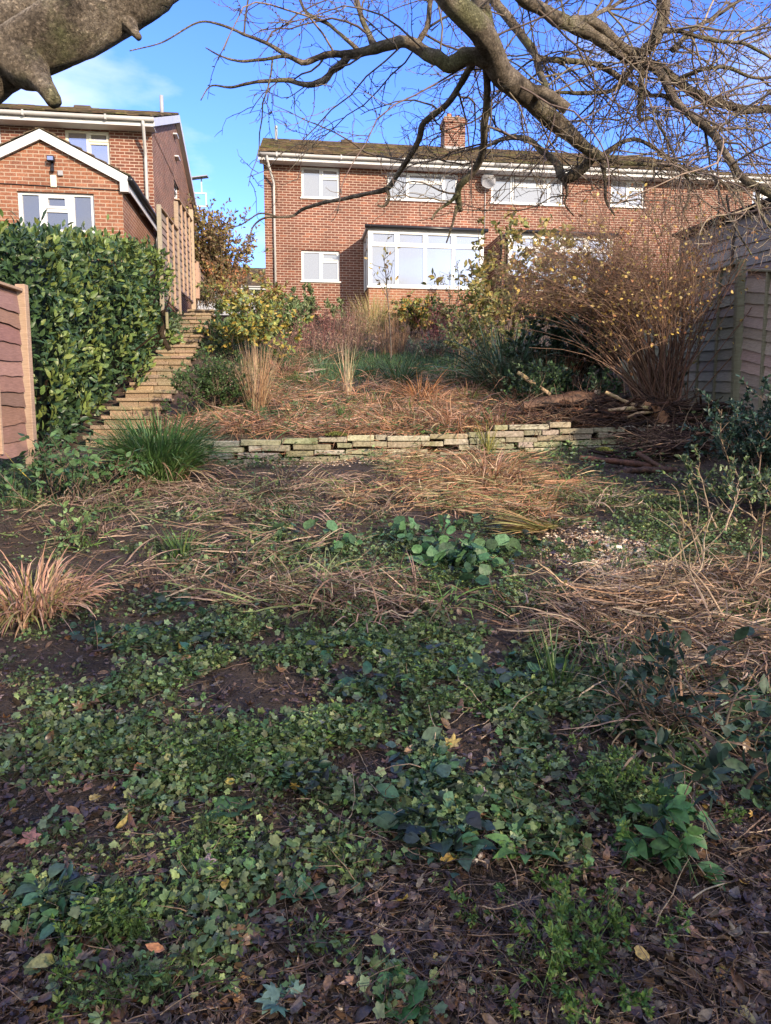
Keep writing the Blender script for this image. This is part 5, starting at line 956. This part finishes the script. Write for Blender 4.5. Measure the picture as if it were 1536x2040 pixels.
S_('green_shrub', 'yellow leaved low shrub under the sapling', 'shrub', G1(812, 672), .95, 22, 'oval', (.07, .12), 2200, [(.30, .30, .08), (.14, .18, .06), (.42, .24, .06)], spread=.45, l2=6, l2len=.28, rad=.3)
S_('green_shrub', 'dark green rounded shrub left of the crimson stems', 'shrub', G1(862, 670), .95, 24, 'oval', (.06, .11), 2800, GRN, spread=.45, l2=7, l2len=.26, rad=.32)
S_('grey_shrub', 'grey green leafy shrub under the right end of the central sun room', 'shrub', G1(905, 632), 1.35, 30, 'oval', (.06, .11), 3200, [(.11, .15, .09), (.15, .18, .09), (.08, .12, .07)], spread=.28, l2=7, l2len=.3, rad=.34)
S_('grey_shrub', 'silvery low shrub at the back of the lawn', 'shrub', G1(860, 712), .5, 18, 'rh', (.03, .05), 1500, [(.20, .24, .18), (.13, .18, .12)], spread=.5, l2=6, l2len=.2, rad=.2)
S_('grey_shrub', 'feathery grey green shrub right of the lawn', 'shrub', G1(1045, 790), .7, 40, 'rh', (.03, .055), 5200, [(.10, .14, .08), (.14, .16, .08), (.07, .11, .06)], spread=.5, l2=8, l2len=.28, rad=.28)
S_('sapling', 'thin young sapling with a few brown leaves in front of the sun room', 'sapling', G1(778, 722), 2.55, 1, 'oval', (.07, .11), 44, [(.30, .22, .08), (.20, .18, .07), (.36, .20, .07)], spread=.01, l2=22, l2len=.6, rad=.01, r0=.018, wig=.03, tw=(.6, 1), l2trop=(0, 0, .3), scol=(.10, .085, .07))
S_('sapling', 'small leafy pointed sapling right of the thin one, before the glass', 'sapling', G1(900, 640), 1.75, 5, 'oval', (.05, .08), 190, [(.09, .13, .05), (.16, .18, .07)], spread=.10, l2=9, l2len=.25, rad=.10, r0=.012, l2trop=(0, 0, .3))
S_('green_shrub', 'deep green ferny plants hugging the right side of the top steps', 'shrub', G1(446, 676), .5, 24, 'rh', (.04, .08), 2600, [(.045, .10, .035), (.08, .15, .05)], spread=.6, l2=6, l2len=.2, rad=.2)
S_('green_shrub', 'low bluish green plants left of the upper steps at the fence foot', 'shrub', G1(340, 678), .5, 20, 'rh', (.04, .07), 1500, BLU, spread=.6, l2=6, l2len=.2, rad=.16)
S_('orange_shrub', 'orange and brown leafed shrub by the path behind the top of the steps', 'shrub', P(452, 615, 19.6), 1.25, 22, 'oval', (.05, .09), 1500, [(.36, .15, .06), (.26, .14, .07), (.18, .16, .06)], spread=.4, l2=7, l2len=.3, rad=.45)
S_('green_shrub', 'grassy tangle at the very top of the steps', 'shrub', P(412, 606, 19.3), .5, 26, 'rh', (.04, .07), 1300, [(.14, .16, .06), (.20, .15, .08), (.10, .13, .05)], (.20, .14, .09), spread=.5, l2=7, l2len=.25, rad=.2)
S_('climber_bush', 'tall dry brown and gold overgrown bush in the gap between the houses', 'bush', P(420, 600, 21.5), 2.5, 110, 'oval', (.07, .12), 12000, [(.24, .15, .08), (.17, .11, .065), (.32, .24, .07), (.12, .12, .05)], (.22, .15, .09), spread=.07, l2=22, l2len=.32, rad=.30, tw=(.15, 1))
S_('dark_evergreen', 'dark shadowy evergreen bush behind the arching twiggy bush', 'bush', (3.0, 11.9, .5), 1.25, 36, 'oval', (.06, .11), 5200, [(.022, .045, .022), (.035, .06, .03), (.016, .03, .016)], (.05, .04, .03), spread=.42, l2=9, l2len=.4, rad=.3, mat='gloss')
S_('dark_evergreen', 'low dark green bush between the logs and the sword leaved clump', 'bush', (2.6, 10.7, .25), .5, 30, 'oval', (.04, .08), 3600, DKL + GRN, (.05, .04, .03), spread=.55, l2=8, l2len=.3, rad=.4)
S_('bamboo', 'yellow olive bamboo like shrub in front of the right sun room', 'shrub', (2.7, 14.6, 1.15), 2.7, 46, 'oval', (.09, .15), 3300, [(.26, .24, .07), (.18, .19, .06), (.34, .27, .08), (.22, .15, .06)], (.20, .15, .09), spread=.17, l2=9, l2len=.4, rad=.36, tw=(.35, 1), drop=.3)
S_('green_shrub', 'leafy olive shrub beneath the bamboo like one', 'shrub', (1.9, 13.9, 1.0), 1.35, 26, 'oval', (.05, .09), 2200, [(.14, .16, .06), (.09, .12, .05), (.24, .2, .07)], (.16, .12, .08), spread=.36, l2=8, l2len=.35, rad=.35)
# lower garden shrubs
S_('leafy_shrub', 'soft green leafed shrub in front of the near fence panel', 'shrub', G1(135, 1010), .62, 22, 'oval', (.06, .10), 330, [(.07, .15, .06), (.10, .18, .07), (.05, .11, .045)], spread=.42, l2=4, l2len=.25, rad=.16, drop=.5)
S_('leafy_shrub', 'small drooping leafed plant left of the grassy tussock', 'shrub', G1(245, 985), .42, 12, 'oval', (.06, .10), 130, [(.09, .18, .06), (.07, .14, .05)], spread=.4, l2=3, l2len=.2, rad=.08, drop=.6)
S_('leafy_shrub', 'pale green leaf sprig with white leaf above the flattened blades at left', 'shrub', G1(150, 1085), .3, 12, 'oval', (.05, .08), 90, [(.16, .24, .09), (.10, .18, .07)], spread=.6, l2=3, l2len=.14, rad=.08)
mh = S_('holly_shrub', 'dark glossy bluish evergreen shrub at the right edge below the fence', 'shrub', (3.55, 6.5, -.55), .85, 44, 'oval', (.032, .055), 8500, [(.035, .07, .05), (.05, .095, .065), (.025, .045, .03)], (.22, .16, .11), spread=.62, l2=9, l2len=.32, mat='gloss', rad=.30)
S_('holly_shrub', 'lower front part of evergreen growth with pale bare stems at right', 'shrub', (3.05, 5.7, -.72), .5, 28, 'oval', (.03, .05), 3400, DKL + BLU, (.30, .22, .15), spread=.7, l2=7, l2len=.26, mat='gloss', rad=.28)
S_('bramble', 'dark leaved bramble sprawling over the lower right', 'bramble', G1(1455, 1510), .5, 22, 'oval', (.05, .085), 460, DKL + [(.05, .09, .05)], (.14, .10, .07), spread=.9, l2=5, l2len=.26, rad=.2, trop=(0, 0, -.3), lnrm=1.2)
S_('bramble', 'small bluish leaved bramble spray at the edge of limp heap', 'bramble', G1(1300, 1440), .3, 10, 'oval', (.04, .065), 110, [(.05, .09, .075), (.04, .08, .05)], (.14, .10, .07), spread=.8, l2=4, l2len=.16, rad=.08, lnrm=1.4)
S_('bare_branches', 'pale bare branch tangle below the dark evergreen at right', 'branch tangle', G1(1430, 1165), .55, 20, 'oval', (.03, .05), 60, [(.30, .24, .10)], (.32, .24, .16), spread=.95, l2=4, l2len=.35, rad=.3)
S_('nettle', 'nettle plant with toothed leaves low at right', 'nettle', G1(1330, 1725), .26, 14, 'oval', (.05, .085), 150, [(.05, .13, .045), (.07, .16, .05)], (.06, .10, .04), spread=.55, l2=2, l2len=.08, rad=.07, r0=.003, drop=.5, lnrm=1.2)
S_('cleavers', 'bright green feathery cleavers patch near the bottom right of centre', 'weed', G1(1140, 1900), .22, 44, 'rh', (.012, .024), 2600, LIME + [(.06, .14, .04)], (.08, .14, .04), spread=.75, l2=4, l2len=.06, rad=.10, r0=.0016, lnrm=.6)
S_('cleavers', 'bright cleavers patch just above the nettle', 'weed', G1(1260, 1590), .18, 34, 'rh', (.012, .022), 1500, LIME, (.08, .14, .04), spread=.8, l2=4, l2len=.06, rad=.12, r0=.0016)
S_('cleavers', 'slim strip of cleavers by the bare soil at bottom left', 'weed', G1(215, 1880), .12, 26, 'rh', (.014, .026), 700, LIME, (.08, .14, .04), spread=.9, l2=3, l2len=.05, rad=.08, r0=.0014)

# rosettes of long leaves
def rosette(label, base, n, ln, cols, kind='oval', w=.9, up=.35, mat='leaf', name='rosette', group=None):
    base = np.array(base); a = np.arange(n) * 2.4 + U(0, 6); d = np.stack([np.cos(a), np.sin(a), U(up * .4, up * 1.6, n)], -1); g = Geo()
    put(g, kind, base + d * .012 + [0, 0, .01], d, np.tile([0, 0, 1.], (n, 1)) + rng.normal(size=(n, 3)) * .2, U(*ln, n), pick(cols, n), w, -.5); return tag(g.build(name, M[mat]), label, 'plant', group)
rosette('long pale green leaf rosette left of the nettle', G1(1045, 1700), 9, (.09, .15), [(.09, .19, .05), (.07, .16, .05)], w=.8)
rosette('pair of round crinkled leaves below the centre left', G1(465, 1625), 5, (.07, .10), [(.06, .14, .045)], 'round', .9, .25)
rosette('broad leafed plant beside the yellow leaf at centre', G1(860, 1570), 10, (.07, .12), [(.05, .11, .045), (.07, .14, .05)], 'round', .85, .4)
rosette('dull green rosette in the dark litter right of centre', G1(880, 1660), 8, (.06, .10), [(.04, .09, .045)], 'oval', 1.2, .3)
rosette('soft green plant right of the pink leaf', G1(600, 1800), 12, (.04, .07), [(.08, .16, .08), (.06, .13, .06)], 'oval', 1.3, .5)
rosette('bluish rounded leaf cluster on the bottom left', G1(130, 1850), 6, (.04, .065), [(.045, .075, .06)], 'oval', 1.4, .25)
rosette('pale frosted leaf cluster at the bottom edge', G1(570, 2010), 7, (.04, .065), [(.10, .19, .13), (.12, .21, .15)], 'lobed', 1, .4)
rosette('green leafed plant at the bottom edge right of centre', G1(790, 2000), 8, (.05, .08), [(.06, .15, .05)], 'round', 1, .5)
rosette('foxglove like rosette with broad leaves in the middle of the bed', G1(860, 1125), 10, (.12, .2), [(.07, .15, .07), (.09, .18, .08)], 'oval', 1.1, .8)
rosette('yellow green rosette on the bank behind the wall', G1(385, 812 + 20), 8, (.06, .10), [(.40, .28, .04), (.45, .22, .04)], 'lobed', 1, .5)
rosette('glossy bramble seedling at the foot of the straw sheaf', G1(550, 832), 10, (.08, .14), [(.07, .15, .05)], 'oval', 1.2, .9)

# fallen leaves that stand out
for px_, py_, c, s, kd, lb in [(965, 1612, (.42, .32, .28), .075, 'oak', 'pale pink curled oak leaf right of centre'), (782, 1600, (.50, .30, .04), .055, 'round', 'small golden leaf standing among green leaves'), (388, 1748, (.30, .22, .22), .07, 'lobed', 'mauve maple leaf by the bare soil'),
                           (450, 1775, (.45, .28, .05), .06, 'oval', 'wet yellow brown leaf next to the mauve one'), (265, 1545, (.36, .16, .09), .11, 'oval', 'long russet curled leaf on the left'), (885, 1505, (.38, .28, .08), .07, 'lobed', 'olive yellow wilted leaf beside dark stems'),
                           (875, 1735, (.42, .27, .06), .065, 'oval', 'yellow ochre leaf in the dark litter'), (545, 1260, (.50, .32, .17), .07, 'oak', 'orange tan leaf on the green cover'), (1063, 1455, (.42, .33, .25), .055, 'lobed', 'pale buff leaf in the right middle ground'),
                           (620, 1470, (.20, .22, .20), .07, 'oval', 'grey green curled leaf centre left'), (1290, 1905, (.46, .32, .08), .045, 'round', 'small yellow leaf at the bottom right'), (330, 1925, (.45, .19, .07), .055, 'oval', 'orange leaf at the bottom left'),
                           (455, 1585, (.46, .36, .06), .04, 'round', 'tiny lemon leaf left of centre'), (75, 1700, (.26, .12, .09), .07, 'lobed', 'dark red maple leaf at the left edge'), (1180, 1095, (.36, .14, .09), .12, 'oval', 'broken terracotta coloured shard on the gravel'),
                           (118, 1930, (.25, .24, .08), .085, 'oval', 'large olive leaf at the bottom left corner'), (355, 1322, (.34, .2, .1), .09, 'oval', 'brown rolled leaf on the shaded cover')]:
    b0_ = G1(px_, py_); g = Geo(); a = U(0, 6.28); put(g, kd, (b0_ + [0, 0, .028])[None], np.array([[math.cos(a), math.sin(a), U(0, .35)]]), np.array([[U(-.2, .2), -.45, 1.]]), s, np.array([c]), .95, U(-1.2, 1.2)); tag(g.build('fallen_leaf', M['litter']), lb, 'leaf', 'fallen leaves that stand out on the ground')

# ------------------------------------------------------------------ the arching twiggy bush on the right
bb = np.array([3.75, 10.0, .10]); tb_ = empty('arching_bush', bb, 'large leafless twiggy bush with yellow leaves, arching left from its base by the right fence', 'bush')
n = 100; d = rng.normal(size=(n, 3)) * [.30, .22, .1] + [-.06, 0, 1]; Q = grow(bb + rng.normal(size=(n, 3)) * [.14, .12, 0], d, U(1.6, 3.1, n), 14, .06, (-.04, 0, -.02))
g = Geo(); cB = [(.14, .08, .052), (.10, .06, .045), (.20, .125, .08)]; tubes(g, Q, taper(U(.006, .014, n), .003, n, 15), pick(cB, n), 5)
n2_ = 62; d = rng.normal(size=(n2_, 3)) * [.22, .2, .1] + [-.32, 0, 1]; Qa = grow(bb + rng.normal(size=(n2_, 3)) * [.12, .12, 0], d, U(1.9, 3.2, n2_), 14, .055, (-.13, 0, -.05)); tubes(g, Qa, taper(U(.006, .012, n2_), .003, n2_, 15), pick(cB, n2_), 5)
g.build('stems', M['twig'], tb_, world=True)
Qs = np.concatenate([Q, Qa, Qa]); p, t, _ = sample(Qs, 3200, .56, 1); T2 = grow(p, side_dirs(t, (.3, 1.1)), U(.25, .7, len(p)), 7, .17, (-.03, 0, -.01))
p, t, _ = sample(T2, 8500, .1, 1); T3 = grow(p, side_dirs(t, (.4, 1.1)), U(.08, .26, len(p)), 4, .2, (0, 0, -.05)); ok = lambda T: T[(T[..., 0] < xF - .03).all(1) & ~((T[..., 0] < 2.75) & (T[..., 2] < 1.45)).any(1) & (T[..., 0] > 1.5).all(1)]; T2, T3 = ok(T2), ok(T3)
g = Geo(); tubes(g, T2, taper(.003, .0014, len(T2), 8), pick(cB + [(.20, .13, .085)], len(T2)), 3); tubes(g, T3, taper(.0018, .001, len(T3), 5), pick(cB + [(.22, .14, .09)], len(T3)), 3); g.build('twigs', M['twig'], tb_, world=True)
p, t, _ = sample(T3, 2300, .2, 1); nl = len(p); g = Geo(); put(g, 'oval', p, side_dirs(t, (.4, 1.2)) - [0, 0, .4], rdir(nl), U(.035, .06, nl), pick([(.50, .34, .08), (.42, .34, .10), (.34, .24, .08), (.55, .40, .14), (.36, .17, .08)], nl), 1.3)
p, t, _ = sample(T2[T2[:, 0, 2] < 1.4], 260, .2, 1) if (T2[:, 0, 2] < 1.4).any() else (p[:0], t[:0], 0); nl = len(p)
if nl: put(g, 'oval', p, side_dirs(t, (.4, 1.2)), rdir(nl), U(.035, .055, nl), pick([(.55, .36, .08), (.48, .36, .14)], nl), 1.4)
p = np.stack([U(2.2, 3.6, 150), U(9.7, 10.6, 150), U(.7, 1.7, 150)], -1); g.build('leaves', M['leaf'], tb_, world=True)

# ------------------------------------------------------------------ logs, branches, bricks, gravel
def log(label, pts, r0, r1, colr=(1, 1, 1), name='log', mat='log', group='cut logs and branches around the wall', sides=11, cat='log'):
    pts = np.array(pts, float); s = spline(pts, 6); r = np.linspace(r0, r1, len(s)) * (1 + rng.normal(size=len(s)) * .07); root = empty(name, s[0], label, cat, group)
    g = Geo(); tubes(g, s[None] + rng.normal(size=(1, len(s), 3)) * r0 * .08, r[None], colr, sides, False); V = g.V[0]; g.V[0] = V + rng.normal(size=V.shape) * r0 * .05; g.build('bark', M[mat], root, smooth=True, world=True)
    g = Geo()
    T_ = norm(s[1] - s[0]); T2_ = norm(s[-1] - s[-2])
    for c, t_, rr in ((s[0], -T_, r[0]), (s[-1], T2_, r[-1])):
        A_ = norm(np.cross(t_, [.31, .2, .93])); B_ = np.cross(t_, A_); ph = np.arange(sides) / sides * 6.283; ring = c + t_ * .002 + (np.cos(ph)[:, None] * A_ + np.sin(ph)[:, None] * B_) * rr * .97
        g.add(np.concatenate([ring, [c + t_ * .004]]), np.array([(i_, (i_ + 1) % sides, sides) for i_ in range(sides)]), (.34, .23, .13))
    g.build('cut_end', M['litter'], root, world=True); return root
Z = lambda px, py, d, dz=0: P(px, py, d) + [0, 0, dz]
DK = (.9, .85, .85); TN = (2.2, 1.9, 1.6)
log('long dark log lying on top of the wall under the twiggy bush', [Z(1040, 812, 9.7), Z(1120, 800, 9.75), Z(1210, 805, 9.8), Z(1290, 812, 9.7)], .075, .06, DK)
log('crumbling brown log behind the wall top, left of the root plate', [Z(1030, 838, 9.6), Z(1110, 828, 9.6), Z(1180, 832, 9.5)], .07, .05, (1.3, 1.1, 1))
log('thick rotten log in the middle of the wall pile', [Z(1165, 832, 9.5), Z(1240, 836, 9.5), Z(1330, 842, 9.4)], .065, .06, (1.6, 1.3, 1.1))
log('flat topped beam along the wall top at right', [Z(1180, 850, 9.4), Z(1290, 848, 9.45), Z(1380, 850, 9.5)], .045, .04, (1.4, 1.1, 1))
log('pale slanting pole leaning at the left of the log pile', [Z(1032, 742, 10.3), Z(1065, 765, 10.2), Z(1096, 786, 10.1)], .030, .027, TN, mat='bark')
log('pale pole leaning against the twiggy bush base', [Z(1206, 781, 9.5), Z(1240, 797, 9.45), Z(1275, 812, 9.4)], .020, .024, TN, mat='bark')
log('pale horizontal pole resting on the root plate', [Z(1212, 817, 9.35), Z(1250, 814, 9.35), Z(1290, 813, 9.35), Z(1318, 828, 9.35)], .020, .03, TN, mat='bark')
log('short curved pale branch in front of the root plate', [Z(1250, 831, 9.3), Z(1272, 823, 9.3), Z(1300, 822, 9.3)], .016, .02, TN, mat='bark')
log('light brown root plate at the right end of the poles', [Z(1282, 805, 9.4), Z(1305, 818, 9.38), Z(1322, 840, 9.35)], .05, .10, (2.2, 1.9, 1.5))
log('upright broken stump between the pile and the dark bush', [Z(1198, 806, 10.0), Z(1192, 790, 10.0), Z(1190, 774, 10.0)], .045, .035, (1.9, 1.8, 1.7), mat='bark')
log('wet dark log lying below the wall, highest of the lower pair', [Z(1156, 912, 7.95), Z(1220, 919, 7.95), Z(1290, 927, 7.9), Z(1312, 929, 7.9)], .030, .038, (.8, .6, .6))
log('second wet dark log, curved, nearest on the ground under the wall', [Z(1215, 948, 7.6), Z(1250, 939, 7.6), Z(1300, 937, 7.65), Z(1345, 938, 7.7)], .032, .040, (.7, .62, .62))
log('brown log half under the dark evergreen leaves at right', [Z(1340, 908, 8.3), Z(1380, 904, 8.4), Z(1425, 900, 8.5)], .05, .06, (1.7, 1.3, 1.1))
log('reddish branch lying across the pile behind the brown one', [Z(1300, 895, 8.7), Z(1350, 880, 8.8), Z(1420, 868, 8.9)], .04, .035, (1.5, 1.1, 1.0))
log('dark log underneath the lower right pile', [Z(1270, 905, 8.7), Z(1350, 920, 8.5), Z(1440, 925, 8.4)], .07, .07, (.6, .55, .55))
log('slim branch poking right out of the lower pile', [Z(1385, 865, 8.5), Z(1440, 855, 8.5), Z(1500, 860, 8.5)], .02, .015, (1.6, 1.4, 1.2))
log('forked dark branch leaning on the wet logs', [Z(1272, 904, 8.0), Z(1300, 921, 7.85), Z(1325, 934, 7.75)], .028, .02, (.7, .6, .6))
log('fat dark trunk piece at the back of the heap', [Z(1060, 806, 9.95), Z(1150, 792, 10.0), Z(1230, 798, 10.0)], .085, .07, (.7, .6, .55))
log('dark split log in the front of the heap', [Z(1090, 846, 9.45), Z(1150, 842, 9.4), Z(1215, 848, 9.4)], .05, .06, (.8, .7, .65))
log('reddish rotten branch bridging the middle of the heap', [Z(1130, 818, 9.6), Z(1190, 822, 9.55), Z(1260, 830, 9.5)], .04, .05, (1.5, 1.1, .95))
hp = []
for (cx, cy, rx, ry, hh, n) in ((2.75, 9.66, 1.0, .36, .36, 300), (3.9, 8.85, .8, .5, .24, 240), (3.2, 8.4, .6, .25, .10, 110), (4.3, 9.6, .4, .4, .2, 60), (3.5, 9.35, .8, .3, .28, 160)):
    a = U(0, 6.28, n); rr = np.sqrt(U(0, 1, n)); x = cx + rx * rr * np.cos(a); y = cy + ry * rr * np.sin(a); hp.append(np.stack([x, y, ground(x, y) + .02 + hh * (1 - rr ** 2) * U(.2, 1, n)], -1))
hp = np.concatenate(hp); n = len(hp); d_ = rdir(n, 0) * [1.7, .9, .16]; q = grow(hp, d_, U(.25, .95, n), 7, .09); q -= (q[:, 3:4] - q[:, :1]) ; g = Geo(); tubes(g, q, taper(U(.006, .026, n) , .005, n, 8), pick([(.20, .13, .10), (.13, .09, .07), (.32, .22, .16), (.08, .056, .045), (.50, .38, .27)], n, .3), 6, True)
tag(g.build('stick_heap', M['log']), 'large heap of dark cut sticks spilling over the right end of the low wall', 'stick heap', kind='stuff')
g = Geo(); bbp = np.concatenate([np.stack([U(1.7, 3.9, 1900), U(9.3, 10.2, 1900)], -1), np.stack([U(3.0, 4.5, 1100), U(8.2, 9.1, 1100)], -1)]); p = np.concatenate([bbp, (ground(bbp[:, 0], bbp[:, 1]) + U(.01, .20, len(bbp)))[:, None]], 1); n = len(p)
q = grow(p, rdir(n, .05) * [1.6, 1, .35], U(.12, .6, n), 5, .12); q[..., 2] = np.maximum(q[..., 2], ground(q[..., 0], q[..., 1]) + .01); tubes(g, q, taper(U(.003, .010, n), .002, n, 6), pick([(.12, .07, .05), (.07, .045, .035), (.22, .15, .10), (.05, .03, .025)], n), 4)
tag(g.build('brushwood', M['twig']), 'brown brushwood and thin twigs heaped over the logs by the wall', 'brushwood', kind='stuff')
def stones(geo, p, size, cols):
    n = len(p); T = norm(np.array([(1, 0, 0), (-1, 0, 0), (0, 1, 0), (0, -1, 0), (0, 0, 1), (0, 0, -1)], float)); F = np.array([(0, 2, 4), (2, 1, 4), (1, 3, 4), (3, 0, 4), (2, 0, 5), (1, 2, 5), (3, 1, 5), (0, 3, 5)])
    S = size[:, None, None] * (T[None] * U(.6, 1.3, (n, 6, 1)) * [1, 1, .55] + rng.normal(size=(n, 6, 3)) * .15); a = U(0, 3, n); c, s = np.cos(a)[:, None], np.sin(a)[:, None]; X_ = S[..., 0] * c - S[..., 1] * s; Y_ = S[..., 0] * s + S[..., 1] * c
    V = np.stack([X_, Y_, S[..., 2]], -1) + p[:, None]; geo.add(V.reshape(-1, 3), (F[None] + (np.arange(n) * 6)[:, None, None]).reshape(-1, 3), np.repeat(pick(cols, n, .3), 6, 0))
g = Geo(); p = scatter([(1250, 1110, 130, 40, 2600), (1180, 1080, 110, 34, 900), (1330, 1145, 90, 26, 600), (650, 922, 230, 8, 1000), (1340, 870, 120, 12, 300), (460, 925, 50, 8, 200)]); stones(g, p + [0, 0, .004], U(.005, .017, len(p)), [(.50, .37, .25), (.60, .50, .37), (.36, .22, .13), (.42, .35, .28), (.24, .16, .11)])
tag(g.build('gravel', M['gravel']), 'pale tan gravel chips on the lower bed and along the wall foot', 'gravel', kind='stuff')
for px_, py_, s, lb in ((548, 912, .05, 'orange broken brick at the wall foot, left of two'), (590, 914, .052, 'orange rounded brick lump at the wall foot, right of two'), (1222, 1092, .04, 'pale cream flint stone on the gravel patch')):
    c_ = G1(px_, py_); g = Geo(); col_ = (.46, .17, .09) if 'orange' in lb else (.62, .55, .45); box(g, c_ + (-s * 1.3, -s, -.01), c_ + (s * 1.3, s, s * .9), col_, c=s * .3, jit=s * .10); tag(g.build('brick_lump' if 'orange' in lb else 'stone', M['gravel']), lb, 'brick' if 'orange' in lb else 'stone')
# moss on the wall top and a yellow strap leaf by the fence
for px_, py_, d, n, rr, lb in ((670, 866, 9.1, 700, .11, 'bright moss cushion on the wall top left of centre'), (1205, 897, 8.75, 500, .10, 'yellow green moss patch below the right end of the wall')):
    c_ = P(px_, py_, d); a = U(0, 6.28, n); r = rr * np.sqrt(U(0, 1, n)); p = c_ + np.stack([r * np.cos(a) * 1.3, r * np.sin(a), .035 * (1 - (r / rr) ** 2) - .012], -1); g = Geo(); put(g, 'rh', p, rdir(n, 1.2), rdir(n, .3), U(.015, .03, n), pick([(.14, .16, .03), (.10, .13, .03), (.20, .20, .05)], n)); tag(g.build('moss_cushion', M['leaf']), lb, 'moss')
g = Geo(); blades(g, P(62, 958, 7.1)[None], np.array([math.pi]), np.array([.75]), np.array([.36]), np.array([.03]), np.array([-.2]), np.array([(.55, .42, .05)]), 6); tag(g.build('strap_leaf', M['leaf']), 'single bright yellow strap leaf by the near fence', 'leaf')
